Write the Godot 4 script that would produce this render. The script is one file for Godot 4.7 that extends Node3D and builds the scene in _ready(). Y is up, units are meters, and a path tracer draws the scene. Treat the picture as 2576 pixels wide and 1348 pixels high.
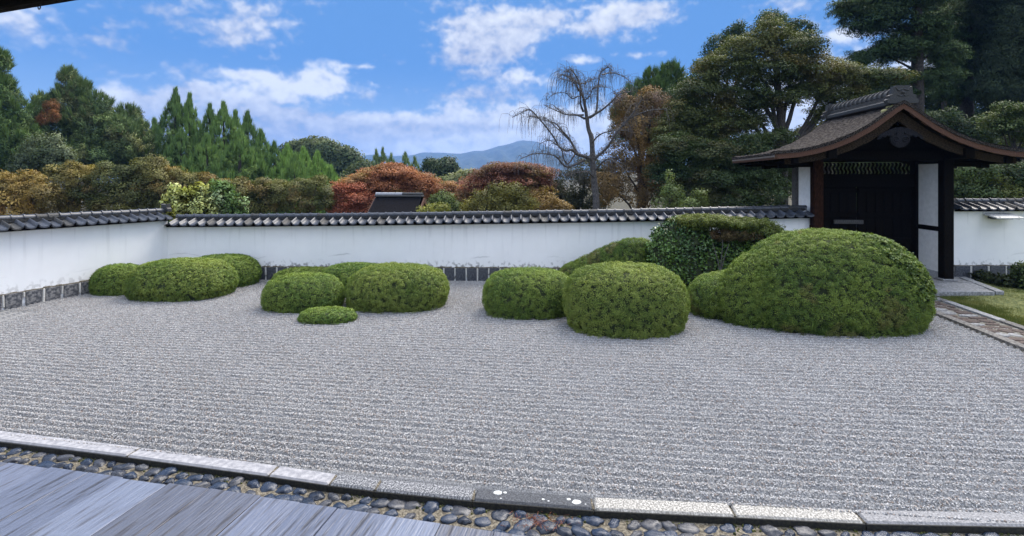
extends Node3D
# A raked gravel garden with clipped azaleas behind a white plaster wall, seen from a temple veranda. Units are metres, y is up, the camera stands at x = z = 0.

var rng := RandomNumberGenerator.new()
var rough := FastNoiseLite.new()
var used := {}
var M := {}
var clumps := {}


func _ready() -> void:
	rng.seed = 20240611
	rough.seed = 3
	rough.frequency = 0.02
	rough.fractal_octaves = 3
	# camera: level, its lens shifted down so that uprights stay upright
	var cam := Camera3D.new()
	cam.name = "camera"
	cam.projection = Camera3D.PROJECTION_FRUSTUM
	cam.near = 0.05
	cam.far = 9000.0
	cam.size = 0.05 * 2.0 * 674.0 / 1300.0
	cam.frustum_offset = Vector2(0, -0.05 * 224.0 / 1300.0)
	cam.position = Vector3(0, 2.2, 0)
	add_child(cam)
	# sky, thin air, exposure
	var sky := PanoramaSkyMaterial.new()
	sky.panorama = sky_picture()
	var env := Environment.new()
	env.background_mode = Environment.BG_SKY
	env.sky = Sky.new()
	env.sky.sky_material = sky
	env.sky_rotation = Vector3(0, PI, 0)
	env.background_energy_multiplier = 1.0
	env.tonemap_mode = Environment.TONE_MAPPER_LINEAR
	env.tonemap_exposure = 3.3
	env.fog_enabled = true
	env.fog_density = 0.0003
	env.fog_light_color = Color(0.5, 0.71, 1.0)
	env.sdfgi_enabled = true
	env.ssao_enabled = true
	env.ssil_enabled = true
	var world := WorldEnvironment.new()
	world.name = "world"
	world.environment = env
	add_child(world)
	# the sun behind thin cloud, high beyond the garden to the right
	var sun := DirectionalLight3D.new()
	sun.name = "sun"
	sun.light_energy = 0.62
	sun.light_color = Color(1.0, 0.965, 0.92)
	sun.light_angular_distance = 40.0
	sun.shadow_enabled = true
	add_child(sun)
	sun.look_at_from_position(Vector3(10, 24, -13), Vector3.ZERO)

	make_materials()
	make_clumps()
	make_ground()
	make_kerb()
	make_paths()
	make_veranda()
	make_walls()
	make_gate()
	make_bushes()
	make_trees()
	bare_tree()
	make_small_things()


func make_walls() -> void:
	# the left wall comes towards the viewer, the back wall runs across to the gate
	var corner := Vector3(-7.54, 0, -11.32)
	var near := Vector3(-8.583, 0, -8.667)
	var d := (near - corner).normalized()
	var left := tiled_wall("left white plaster wall with grey roof tiles running towards the veranda", corner + d * 6.2, corner, 1.33, 1.29, 0.0, 0.19, 0.18, 0.27, 71, 0.35, 0.0, 0.245, M.skirt_pale)
	tiled_wall("long white plaster wall with grey roof tiles across the back of the garden", corner, Vector3(6.3, 0, -10.95), 1.146, 1.3745, 0.03, 0.205, 0.187, 0.242, 72, 1.0, 0.12)
	tiled_wall("short white tiled wall to the right of the gate", Vector3(9.38, 0.07, -11.0), Vector3(14.6, 0.07, -11.0), 1.44, 1.46, 0.0, 0.2, 0.185, 0.37, 73, 0.6)
	var end := Shape.new()
	end.plate(PackedVector2Array([Vector2(-0.13, 0), Vector2(0.13, 0), Vector2(0.13, 0.06), Vector2(0.09, 0.09), Vector2(0.085, 0.17), Vector2(0.06, 0.155), Vector2(-0.06, 0.155), Vector2(-0.085, 0.17), Vector2(-0.09, 0.09), Vector2(-0.13, 0.06)]), -0.045, 0.045)
	var long := 6.2
	part("ridge_end_tile", end.mesh(), M.tile_old, left, Transform3D(Basis(Vector3.UP, PI / 2), Vector3(long + 0.06, 1.29 + 0.19, -0.15)))


const BUSHES_LEFT := "clipped azaleas of the left clump"
const BUSHES_MIDDLE := "clipped azaleas of the middle clump"
const BUSHES_RIGHT := "clipped azaleas of the right clump"


func make_bushes() -> void:
	var green := [Color(0.07, 0.125, 0.022), Color(0.165, 0.22, 0.042)]
	var moss := [Color(0.085, 0.135, 0.024), Color(0.19, 0.23, 0.048)]
	var deep := [Color(0.04, 0.075, 0.012), Color(0.115, 0.165, 0.026)]
	var olive := [Color(0.06, 0.11, 0.018), Color(0.15, 0.2, 0.034), Color(0.14, 0.115, 0.04)]
	var fine := {"clump": "azalea_fine", "per": 620.0, "size": 0.95, "holes": -1.0, "loose": 0.007}
	# left clump
	bush("small clipped azalea at the left end of its clump by the left wall", [[Vector3(-7.576, 0, -10.004), 0.485, 0.388, 0.523]], green, BUSHES_LEFT, fine)
	bush("wide low clipped azalea in the middle of the left clump", [[Vector3(-6.236, 0, -9.785), 0.956, 0.67, 0.674]], moss, BUSHES_LEFT, fine)
	bush("clipped azalea half hidden behind the wide one of the left clump", [[Vector3(-6.019, 0, -10.778), 0.736, 0.515, 0.598]], green, BUSHES_LEFT, fine)
	# middle clump
	bush("low flat azalea at the back left of the middle clump", [[Vector3(-4.272, 0, -10.691), 0.654, 0.458, 0.347]], moss, BUSHES_MIDDLE, fine)
	bush("clipped azalea with dark lower side at the front left of the middle clump", [[Vector3(-3.563, 0, -8.883), 0.676, 0.507, 0.548]], green, BUSHES_MIDDLE)
	bush("clipped azalea at the back of the middle clump between two others", [[Vector3(-3.108, 0, -10.229), 0.706, 0.494, 0.512]], green, BUSHES_MIDDLE, fine)
	bush("largest azalea of the middle clump with a flat broad top", [[Vector3(-1.998, 0, -9.021), 0.885, 0.664, 0.677, 0.0, 0.54]], moss, BUSHES_MIDDLE)
	bush("tiny cushion of clipped azalea in front of the middle clump", [[Vector3(-2.86, 0, -8.02), 0.431, 0.259, 0.179]], green, BUSHES_MIDDLE, fine)
	# right clump
	bush("rounded azalea beside the gap at the left of the right clump", [[Vector3(0.269, 0, -8.527), 0.748, 0.561, 0.69, 0.0, 0.52]], green, BUSHES_RIGHT)
	bush("big box shaped azalea with small bare patches on its top", [[Vector3(1.674, 0, -7.664), 0.895, 0.644, 0.895, 0.0, 0.5]], moss, BUSHES_RIGHT, {"per": 820.0, "holes": -0.52, "bare": [[Vector3(1.815, 0.795, -7.55), 0.13], [Vector3(1.586, 0.785, -7.3), 0.1], [Vector3(1.214, 0.792, -7.5), 0.09], [Vector3(1.498, 0.653, -6.75), 0.07]]})
	bush("long azalea behind that slopes up in a wave from left to right", [[Vector3(1.423, 0, -10.569), 0.532, 0.319, 0.508, 0.0, 0.8], [Vector3(1.682, 0, -10.536), 0.59, 0.324, 0.643, 0.0, 0.85], [Vector3(1.975, 0, -10.481), 0.606, 0.303, 0.799, 0.0, 0.85], [Vector3(2.207, 0, -10.433), 0.603, 0.29, 0.928, 0.0, 0.85], [Vector3(2.453, 0, -10.372), 0.58, 0.261, 1.009, 0.0, 0.75]], olive, BUSHES_RIGHT)
	bush("largest clipped bush, a tall dome with a low shoulder on its left, before the gate", [[Vector3(4.851, 0, -7.942), 1.419, 0.88, 1.394, 0.0, 0.8], [Vector3(3.696, 0, -8.407), 0.822, 0.575, 0.657], [Vector3(4.094, 0, -7.974), 0.922, 0.553, 1.119, 0.0, 0.85]], olive, BUSHES_RIGHT, {"per": 820.0, "holes": -0.46, "loose": 0.026})
	# looser shrubs behind the right clump
	bush("tall glossy dark leaved camellia clipped round against the back wall", [[Vector3(3.354, 0, -10.115), 0.728, 0.364, 1.388, 0.0, 0.7], [Vector3(4.594, 0, -10.236), 0.771, 0.347, 1.308, 0.0, 0.7]], [Color(0.022, 0.052, 0.014), Color(0.07, 0.125, 0.022)], BUSHES_RIGHT, {"called": "camellia", "clump": "camellia", "per": 150.0, "size": 1.0, "gloss": true, "holes": -0.15, "loose": 0.07})
	flat_topped_shrub()
	bush("dark leafy shrub behind the shoulder of the largest bush", [[Vector3(4.975, 0, -9.926), 0.526, 0.263, 1.206]], [Color(0.03, 0.062, 0.016), Color(0.085, 0.145, 0.028)], BUSHES_RIGHT, {"called": "leafy_shrub", "clump": "camellia", "per": 130.0, "size": 0.9, "gloss": true, "holes": -0.2, "loose": 0.06})
	# ivy over the far shoulder of the largest bush
	var ivy := thing("climbing_ivy", "pale green climbing leaves over the right shoulder of the largest bush", "ivy", Vector3(4.949, 0, -7.168), 0.0, "", "stuff")
	var where := []
	var tints := []
	var l: Array = [Vector3(4.851, 0, -7.942), 1.419, 0.88, 1.394]
	for k in 900:
		var a := rng.randf_range(-0.75, 1.15)
		var e := rng.randf_range(0.3, 1.25)
		if rough.get_noise_2d(a * 100, e * 100) < -0.12:
			continue
		var p: Vector3 = bush_point(l, 0.8, a, e) * 1.012 + l[0]
		var nn: Vector3 = (p - l[0]).normalized()
		var axis := (nn + Vector3.UP * 0.3 + ball() * 0.4).normalized()
		var side := axis.cross(ball() + Vector3(0.01, 0, 0)).normalized()
		where.append(Transform3D(Basis(side, axis, side.cross(axis)) * rng.randf_range(0.45, 0.75), p - ivy.position))
		tints.append(Color(0.07, 0.125, 0.03).lerp(Color(0.24, 0.31, 0.08), pow(rng.randf(), 1.5)))
	scatter("ivy_leaves", clumps.camellia, M.leaf, where, tints, ivy)


# a shrub pruned to a flat cloud on bare stems
func flat_topped_shrub() -> void:
	var foot := Vector3(3.912, 0, -9.695)
	var t := thing("flat_topped_shrub", "shrub pruned to a flat cloud on bare grey stems, russet underneath", "shrub", foot)
	var s := Shape.new()
	s.tube([Vector3(0, -0.05, 0), Vector3(0.01, 0.3, 0), Vector3(-0.01, 0.5, 0)], [0.024, 0.02, 0.018], 7)
	part("trunk", s.mesh(), M.bark_grey, t)
	for q in [[-0.16, 1.02, 0.02], [0.02, 1.06, 0.05], [0.15, 1.0, 0.02]]:
		var b := Shape.new()
		var e := Vector3(q[0], q[1], q[2])
		b.tube([Vector3(-0.005, 0.42, 0), Vector3(e.x * 0.35, 0.68, e.z * 0.4), Vector3(e.x * 0.75, 0.88, e.z * 0.8), e], [0.012, 0.01, 0.008, 0.004], 5)
		part("stem", b.mesh(), M.bark_grey, t)
	var top := [[Vector3(3.749, 1.4, -10.1), Vector3(0.62, 0.09, 0.45)], [Vector3(4.349, 1.35, -10.05), Vector3(0.7, 0.09, 0.45)], [Vector3(4.827, 1.215, -10), Vector3(0.4, 0.12, 0.35)], [Vector3(3.477, 1.299, -10.1), Vector3(0.35, 0.13, 0.3)]]
	grow(t, "crown", top, "azalea", M.leaf, 330.0, 1.35, [Color(0.06, 0.09, 0.014), Color(0.13, 0.155, 0.026)], {"flat": 0.6, "inner": 0.5})
	var low := [[Vector3(4.017, 1.119, -9.9), Vector3(0.26, 0.12, 0.18)], [Vector3(4.573, 1.113, -9.95), Vector3(0.5, 0.1, 0.25)]]
	grow(t, "russet_twigs", low, "azalea", M.dead_leaf, 220.0, 1.3, [Color(0.06, 0.045, 0.03), Color(0.2, 0.12, 0.05), Color(0.09, 0.08, 0.03)], {"inner": 0.2})


func foot(p: Vector3, y := 99.0) -> Vector3:
	return Vector3(p.x, ground_y(p.x, -p.z) if y > 50.0 else y, p.z)


const CEDARS := "tall dark cedars at the left"
const MAPLES := "olive maples along the left of the back wall"
const REDS := "red maples beyond the back wall"
const HILL := "far trees on the hill"
const RIGHT := "dark trees on the right behind the gate"


func make_trees() -> void:
	var cedar := [Color(0.03, 0.062, 0.016), Color(0.09, 0.14, 0.036)]
	var cedar_b := [Color(0.035, 0.065, 0.022), Color(0.1, 0.14, 0.045), Color(0.13, 0.13, 0.05)]
	var up := {"upright": 0.8, "inner": 0.45, "patch": 0.6, "tips": 70, "bright": 1.7, "vary": 0.4, "gaps": -0.3}
	# left
	tree("cedar", "dark cedar cut by the left edge with a thin pale leader", "cedar", CEDARS, foot(Vector3(-29.712, 1.046, -30)), [[Vector3(-29.596, 5.662, -30), Vector3(1.292, 1.846, 1.034)], [Vector3(-30.635, 4.277, -30), Vector3(2.192, 2.077, 1.754)], [Vector3(-29.065, 4.162, -30), Vector3(1.385, 1.846, 1.108)], [Vector3(-29.827, 7.162, -30), Vector3(0.785, 1.015, 0.628)], [Vector3(-29.619, 8.431, -30), Vector3(0.3, 1.015, 0.24)], [Vector3(-29.365, 2.546, -30), Vector3(1.615, 1.292, 1.292)], [Vector3(-31.327, 6.354, -30), Vector3(1.154, 1.615, 0.923)]], "puff", M.needle, 9.0, 1.2, cedar, 0.32, up)
	tree("cedar", "broad shaggy cedar with a rust brown dead patch high on its left", "cedar", CEDARS, foot(Vector3(-28.835, 0.892, -34)), [[Vector3(-29.018, 7.117, -34), Vector3(1.098, 1.046, 0.879)], [Vector3(-30.012, 5.208, -34), Vector3(1.778, 1.674, 1.423)], [Vector3(-27.605, 5.469, -34), Vector3(1.726, 1.412, 1.381)], [Vector3(-25.879, 4.685, -34), Vector3(1.203, 1.308, 0.962)], [Vector3(-29.175, 8.425, -34), Vector3(0.392, 0.837, 0.314)], [Vector3(-27.396, 6.777, -34), Vector3(0.889, 0.889, 0.711)], [Vector3(-28.442, 3.508, -34), Vector3(3.008, 1.203, 2.406)], [Vector3(-30.927, 3.9, -34), Vector3(1.098, 1.465, 0.879)], [Vector3(-30.744, 6.515, -34), Vector3(0.732, 0.994, 0.586)], [Vector3(-28.312, 7.902, -34), Vector3(0.471, 0.523, 0.377)]], "puff", M.needle, 9.0, 1.3, cedar_b, 0.4, up)
	var dead := thing("dead_spray", "rust brown dead cedar foliage high on the broad cedar", "dead foliage", Vector3(-28.185, 6.454, -31.6))
	grow(dead, "needles", [[Vector3(-28.452, 6.666, -31.9), Vector3(0.32, 0.4, 0.3)], [Vector3(-28.58, 5.835, -31.5), Vector3(0.28, 0.3, 0.2)], [Vector3(-27.902, 6.077, -31.5), Vector3(0.2, 0.3, 0.2)]], "puff", M.dead_leaf, 10.0, 0.8, [Color(0.14, 0.06, 0.025), Color(0.26, 0.12, 0.05)], {"upright": 0.5})
	tree("cedar", "smaller cedar with feathery drooping tips right of the broad one", "cedar", CEDARS, foot(Vector3(-26.377, 0.815, -36)), [[Vector3(-26.737, 6.077, -36), Vector3(0.831, 1.108, 0.665)], [Vector3(-26.294, 4.692, -36), Vector3(1.052, 1.523, 0.842)], [Vector3(-27.346, 3.723, -36), Vector3(1.246, 1.246, 0.997)], [Vector3(-25.823, 3.585, -36), Vector3(0.886, 1.163, 0.709)]], "puff", M.needle, 9.0, 1.3, cedar_b, 0.25, up)
	tree("broadleaf_tree", "grey green broadleaf tree low between the first two cedars", "tree", CEDARS, foot(Vector3(-26.379, 1.085, -29)), [[Vector3(-26.267, 3.65, -29), Vector3(1.071, 1.004, 0.857)], [Vector3(-25.375, 3.315, -29), Vector3(0.714, 0.781, 0.571)], [Vector3(-27.048, 2.869, -29), Vector3(0.892, 0.892, 0.714)]], "broad", M.leaf, 12.0, 1.0, [Color(0.05, 0.075, 0.03), Color(0.14, 0.17, 0.09)], 0.16)
	var dark := [Color(0.035, 0.072, 0.022), Color(0.095, 0.155, 0.04), Color(0.12, 0.14, 0.045)]
	var mid := [Color(0.045, 0.09, 0.025), Color(0.12, 0.19, 0.045)]
	var pale := [Color(0.06, 0.12, 0.024), Color(0.16, 0.25, 0.055)]
	var row := [
		[Vector3(-28.369, 6.836, -41), 1.5, dark, "thin grey tipped conifer left of the tallest pair"], [Vector3(-24.744, 8.689, -38), 1.75, dark, "left and tallest conifer of the twin pair"], [Vector3(-24.003, 8.36, -38.5), 1.65, mid, "right conifer of the tallest twin pair"], [Vector3(-23.054, 5.523, -36), 1.9, dark, "rounded low conifer in front of the twin pair"],
		[Vector3(-22.201, 7.52, -38), 1.5, dark, "first conifer right of the twin pair"], [Vector3(-20.649, 7.551, -37), 1.7, mid, "conifer with a thick tip fourth in the row"], [Vector3(-20.33, 7.023, -38), 1.5, mid, "slim conifer just behind the thick tipped one"], [Vector3(-18.941, 6.811, -37), 1.6, dark, "second of two equal conifers mid row"], [Vector3(-17.902, 5.338, -34), 1.7, mid, "bushy conifer low in front of the middle of the row"], [Vector3(-20.073, 4.946, -34), 1.7, mid, "bushy conifer low in front of the gap by the twin pair"],
		[Vector3(-18.002, 5.615, -37), 1.5, mid, "conifer where the row begins to step down"], [Vector3(-16.546, 4.637, -36), 1.5, dark, "lower conifer after the row steps down"], [Vector3(-15.225, 4.3, -35), 1.4, pale, "light green conifer before the round hill"], [Vector3(-14.148, 4.219, -35), 1.5, pale, "brightest green conifer with feathery tips"], [Vector3(-12.802, 3.822, -34), 1.6, pale, "wide light green conifer near the red maples"], [Vector3(-11.563, 2.835, -33), 1.2, pale, "last and lowest conifer of the row beside the red maples"], [Vector3(-13.428, 3.554, -32), 1.3, mid, "short conifer in front of the light green ones"],
	]
	for q in row:
		spire(q[3], Vector3(q[0].x, -1.4, q[0].z), q[0], float(q[1]) * 1.25, q[2], 11.0, 1.15)
	var flat := {"flat": 0.5, "inner": 0.4, "patch": 0.9, "gaps": -0.2, "vary": 0.4, "bright": 1.5}
	var ol := [Color(0.064, 0.07, 0.019), Color(0.155, 0.138, 0.04), Color(0.18, 0.115, 0.037)]
	var ol2 := [Color(0.05, 0.062, 0.017), Color(0.13, 0.125, 0.035), Color(0.145, 0.1, 0.032)]
	tree("maple", "orange tinged yellow maple at the left edge above the left wall", "maple", MAPLES, foot(Vector3(-19.829, 0.423, -21)), [[Vector3(-20.152, 1.473, -21), Vector3(1.131, 0.678, 0.905)], [Vector3(-21.121, 1.715, -21), Vector3(0.969, 0.808, 0.775)], [Vector3(-19.263, 1.715, -21), Vector3(0.888, 0.678, 0.711)], [Vector3(-20.313, 2.2, -21), Vector3(0.42, 0.291, 0.336)], [Vector3(-19.587, 2.394, -21), Vector3(0.323, 0.226, 0.258)], [Vector3(-20.475, 0.908, -21), Vector3(1.131, 0.485, 0.905)]], "maple", M.leaf, 14.0, 0.8, [Color(0.1, 0.085, 0.025), Color(0.27, 0.185, 0.05), Color(0.3, 0.15, 0.05)], 0.12, flat)
	tree("maple", "yellow olive maple with pale tips second from the left edge", "maple", MAPLES, foot(Vector3(-18.912, 0.338, -22)), [[Vector3(-19.165, 1.862, -22), Vector3(1.015, 0.711, 0.812)], [Vector3(-18.404, 2.115, -22), Vector3(0.762, 0.643, 0.609)], [Vector3(-19.588, 1.269, -22), Vector3(1.015, 0.592, 0.812)], [Vector3(-18.319, 1.354, -22), Vector3(0.931, 0.592, 0.745)], [Vector3(-18.742, 2.623, -22), Vector3(0.423, 0.338, 0.338)], [Vector3(-19.419, 2.505, -22), Vector3(0.372, 0.271, 0.298)], [Vector3(-17.981, 2.572, -22), Vector3(0.338, 0.237, 0.271)]], "maple", M.leaf, 14.0, 0.8, [Color(0.085, 0.085, 0.025), Color(0.22, 0.17, 0.05)], 0.12, flat)
	tree("maple", "olive brown maple with an open dark hollow low in its crown", "maple", MAPLES, foot(Vector3(-16.881, 0.338, -22)), [[Vector3(-17.135, 2.2, -22), Vector3(0.846, 0.575, 0.677)], [Vector3(-17.558, 1.523, -22), Vector3(0.931, 0.542, 0.745)], [Vector3(-16.288, 1.692, -22), Vector3(0.846, 0.643, 0.677)], [Vector3(-16.881, 1.015, -22), Vector3(1.015, 0.406, 0.812)], [Vector3(-17.355, 2.742, -22), Vector3(0.305, 0.203, 0.244)], [Vector3(-16.542, 2.572, -22), Vector3(0.338, 0.237, 0.271)]], "maple", M.leaf, 14.0, 0.8, ol2, 0.12, flat)
	tree("maple", "tall brown maple under the first conifers", "maple", MAPLES, foot(Vector3(-15.534, 0.296, -22.5)), [[Vector3(-15.793, 2.546, -22.5), Vector3(0.952, 0.554, 0.762)], [Vector3(-15.188, 2.113, -22.5), Vector3(1.125, 0.588, 0.9)], [Vector3(-16.139, 1.854, -22.5), Vector3(0.865, 0.623, 0.692)], [Vector3(-14.841, 1.508, -22.5), Vector3(1.038, 0.658, 0.831)], [Vector3(-15.793, 1.162, -22.5), Vector3(1.038, 0.519, 0.831)], [Vector3(-15.62, 2.979, -22.5), Vector3(0.433, 0.242, 0.346)], [Vector3(-16.226, 2.806, -22.5), Vector3(0.277, 0.208, 0.222)], [Vector3(-14.668, 2.512, -22.5), Vector3(0.346, 0.242, 0.277)], [Vector3(-14.409, 2.2, -22.5), Vector3(0.277, 0.208, 0.222)]], "maple", M.leaf, 14.0, 0.8, ol, 0.13, flat)
	tree("maple", "brown maple behind the two bright shrubs", "maple", MAPLES, foot(Vector3(-13.756, 0.254, -23)), [[Vector3(-14.287, 2.112, -23), Vector3(0.796, 0.389, 0.637)], [Vector3(-13.49, 1.846, -23), Vector3(0.973, 0.531, 0.778)], [Vector3(-14.463, 1.492, -23), Vector3(0.885, 0.531, 0.708)], [Vector3(-12.429, 1.758, -23), Vector3(0.796, 0.442, 0.637)], [Vector3(-13.667, 2.288, -23), Vector3(0.318, 0.177, 0.255)], [Vector3(-11.987, 2.058, -23), Vector3(0.318, 0.177, 0.255)]], "maple", M.leaf, 14.0, 0.8, ol, 0.11, flat)
	tree("maple", "brown green maple right of the bright shrubs", "maple", MAPLES, foot(Vector3(-11.677, 0.169, -24)), [[Vector3(-11.954, 1.738, -24), Vector3(0.923, 0.443, 0.738)], [Vector3(-11.031, 1.646, -24), Vector3(0.886, 0.48, 0.709)], [Vector3(-11.769, 1.092, -24), Vector3(1.2, 0.48, 0.96)], [Vector3(-12.508, 1.277, -24), Vector3(0.738, 0.517, 0.591)], [Vector3(-11.677, 2.108, -24), Vector3(0.406, 0.185, 0.325)], [Vector3(-10.846, 2.052, -24), Vector3(0.295, 0.166, 0.236)]], "maple", M.leaf, 14.0, 0.8, ol2, 0.12, flat)
	tree("maple", "olive maple next to the red maples", "maple", MAPLES, foot(Vector3(-9.554, 0.169, -24)), [[Vector3(-10.015, 1.646, -24), Vector3(0.923, 0.443, 0.738)], [Vector3(-9.092, 1.738, -24), Vector3(0.775, 0.48, 0.62)], [Vector3(-9.554, 1.129, -24), Vector3(1.2, 0.48, 0.96)], [Vector3(-10.569, 1.277, -24), Vector3(0.738, 0.517, 0.591)], [Vector3(-9.738, 2.052, -24), Vector3(0.369, 0.185, 0.295)], [Vector3(-9, 2.163, -24), Vector3(0.295, 0.166, 0.236)]], "maple", M.leaf, 14.0, 0.8, ol2, 0.12, flat)
	tree("leafy_shrub", "bright yellow green shrub just behind the wall corner", "shrub", "", foot(Vector3(-9.007, 0.973, -14.5)), [[Vector3(-9.029, 1.587, -14.5), Vector3(0.535, 0.335, 0.428)], [Vector3(-9.341, 1.419, -14.5), Vector3(0.446, 0.312, 0.357)], [Vector3(-8.728, 1.363, -14.5), Vector3(0.446, 0.312, 0.357)], [Vector3(-9.509, 1.754, -14.5), Vector3(0.178, 0.245, 0.143)], [Vector3(-8.784, 1.865, -14.5), Vector3(0.245, 0.201, 0.196)]], "big_leaf", M.leaf, 34.0, 0.62, [Color(0.14, 0.16, 0.025), Color(0.36, 0.36, 0.075), Color(0.45, 0.5, 0.22)], 0.04, {"inner": 0.3})
	tree("leafy_shrub", "bluish green shrub right beside the yellow green one", "shrub", "", foot(Vector3(-8.339, 0.948, -14.8)), [[Vector3(-8.373, 1.688, -14.8), Vector3(0.455, 0.387, 0.364)], [Vector3(-8.055, 1.494, -14.8), Vector3(0.387, 0.342, 0.31)], [Vector3(-8.681, 1.403, -14.8), Vector3(0.41, 0.342, 0.328)], [Vector3(-8.282, 1.972, -14.8), Vector3(0.25, 0.182, 0.2)], [Vector3(-7.827, 1.312, -14.8), Vector3(0.25, 0.182, 0.2)]], "big_leaf", M.leaf, 34.0, 0.58, [Color(0.06, 0.12, 0.035), Color(0.18, 0.27, 0.09), Color(0.34, 0.42, 0.24)], 0.04, {"inner": 0.3})
	# the hill and what stands before it
	var hill := [Color(0.045, 0.07, 0.025), Color(0.125, 0.145, 0.05)]
	tree("broadleaf_tree", "rounded olive tree on top of the far hill", "tree", HILL, foot(Vector3(-29.279, 0.469, -75)), [[Vector3(-29.567, 5.95, -75), Vector3(2.596, 1.615, 2.077)], [Vector3(-28.125, 6.7, -75), Vector3(2.308, 1.038, 1.846)], [Vector3(-31.587, 5.95, -75), Vector3(1.615, 1.269, 1.292)], [Vector3(-30.433, 3.931, -75), Vector3(3.462, 1.731, 2.769)]], "far_broad", M.leaf, 3.2, 1.3, hill, 0.4)
	tree("broadleaf_tree", "dark rounded tree on the right slope of the far hill", "tree", HILL, foot(Vector3(-23.954, 0.538, -72)), [[Vector3(-24.231, 5.246, -72), Vector3(2.105, 1.385, 1.684)], [Vector3(-22.569, 4.138, -72), Vector3(1.551, 1.551, 1.241)], [Vector3(-24.785, 3.585, -72), Vector3(2.492, 1.662, 1.994)], [Vector3(-21.849, 2.754, -72), Vector3(1.329, 1.385, 1.063)], [Vector3(-25.615, 5.8, -72), Vector3(1.662, 1.108, 1.329)]], "far_broad", M.leaf, 3.2, 1.3, [Color(0.03, 0.055, 0.022), Color(0.09, 0.12, 0.045)], 0.4)
	tree("broadleaf_tree", "low green trees at the foot of the far hill", "tree", HILL, foot(Vector3(-17.05, 0.769, -62)), [[Vector3(-17.288, 3.154, -62), Vector3(1.908, 0.858, 1.526)], [Vector3(-15.619, 2.677, -62), Vector3(1.908, 0.858, 1.526)], [Vector3(-18.481, 1.962, -62), Vector3(1.908, 0.954, 1.526)], [Vector3(-13.712, 2.2, -62), Vector3(1.908, 0.954, 1.526)]], "far_broad", M.leaf, 3.4, 1.2, [Color(0.045, 0.07, 0.025), Color(0.12, 0.14, 0.05)], 0.3)
	for q in [[Vector3(-15.762, 5.385, -60), "left of three far conifers against the mountain"], [Vector3(-14.977, 5.615, -60), "middle of three far conifers against the mountain"], [Vector3(-13.774, 4.832, -59), "right of three far conifers against the mountain"], [Vector3(-11.979, 5.055, -58), "lone pale conifer against the mountain"], [Vector3(-10.72, 4.392, -57), "pale conifer beside the round dark tree"]]:
		spire(q[1], Vector3(q[0].x, -1.5, q[0].z), q[0], 1.5, [Color(0.05, 0.09, 0.035), Color(0.15, 0.2, 0.07)], 5.5, 1.25, "far conifers before the mountain")
	tree("broadleaf_tree", "round dark evergreen tree standing against the mountain", "tree", HILL, foot(Vector3(-7.3, 0.6, -52)), [[Vector3(-7.98, 2.92, -52), Vector3(1.12, 0.88, 0.896)], [Vector3(-6.7, 3.2, -52), Vector3(1.04, 0.8, 0.832)], [Vector3(-5.82, 2.52, -52), Vector3(0.72, 0.8, 0.576)], [Vector3(-7.3, 2.28, -52), Vector3(1.6, 0.8, 1.28)], [Vector3(-6.5, 3.72, -52), Vector3(0.56, 0.36, 0.448)], [Vector3(-8.1, 3.64, -52), Vector3(0.64, 0.4, 0.512)]], "far_broad", M.leaf, 4.5, 0.9, [Color(0.022, 0.04, 0.02), Color(0.06, 0.085, 0.035)], 0.3)
	tree("broadleaf_tree", "pale yellowish thicket below the mountain right of the round tree", "tree", HILL, foot(Vector3(-3.969, 0.723, -48)), [[Vector3(-3.969, 2.2, -48), Vector3(1.108, 0.591, 0.886)], [Vector3(-5.077, 1.646, -48), Vector3(1.477, 0.665, 1.182)], [Vector3(-3.046, 1.757, -48), Vector3(1.108, 0.665, 0.886)], [Vector3(-8.4, 1.646, -48), Vector3(1.477, 0.738, 1.182)]], "far_broad", M.leaf, 4.5, 0.9, [Color(0.1, 0.12, 0.05), Color(0.24, 0.25, 0.11)], 0.2)
	# red maples
	var pads := {"flat": 0.85, "inner": 0.35, "patch": 0.7, "limbs": 8, "bright": 1.6, "vary": 0.35}
	tree("maple", "wide rust red maple in layers above the small shingled roof", "maple", REDS, foot(Vector3(-6.05, -0.2, -26)), [[Vector3(-6.05, 2.56, -26), Vector3(1.44, 0.26, 1.152)], [Vector3(-7.25, 2.24, -26), Vector3(1.16, 0.26, 0.928)], [Vector3(-5.05, 2.2, -26), Vector3(1.1, 0.28, 0.88)], [Vector3(-6.45, 1.9, -26), Vector3(1.5, 0.28, 1.2)], [Vector3(-4.85, 1.76, -26), Vector3(0.96, 0.28, 0.768)], [Vector3(-7.45, 1.8, -26), Vector3(1.04, 0.28, 0.832)], [Vector3(-5.75, 1.44, -26), Vector3(1.4, 0.28, 1.12)], [Vector3(-6.05, 2.8, -26), Vector3(0.8, 0.18, 0.64)], [Vector3(-4.25, 2.04, -26), Vector3(0.6, 0.24, 0.48)]], "maple_near", M.leaf, 15.0, 1.0, [Color(0.17, 0.07, 0.032), Color(0.3, 0.13, 0.065), Color(0.17, 0.14, 0.05)], 0.13, pads)
	tree("maple", "crimson red maple left of the small shingled roof", "maple", REDS, foot(Vector3(-7.74, -0.108, -25)), [[Vector3(-7.933, 1.854, -25), Vector3(0.769, 0.327, 0.615)], [Vector3(-8.317, 1.431, -25), Vector3(0.692, 0.346, 0.554)], [Vector3(-7.26, 1.238, -25), Vector3(0.962, 0.346, 0.769)], [Vector3(-8.029, 0.815, -25), Vector3(0.962, 0.346, 0.769)], [Vector3(-6.971, 0.7, -25), Vector3(0.769, 0.308, 0.615)]], "maple_near", M.leaf, 15.0, 1.0, [Color(0.18, 0.06, 0.035), Color(0.32, 0.115, 0.065), Color(0.22, 0.15, 0.06)], 0.11, pads)
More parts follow.
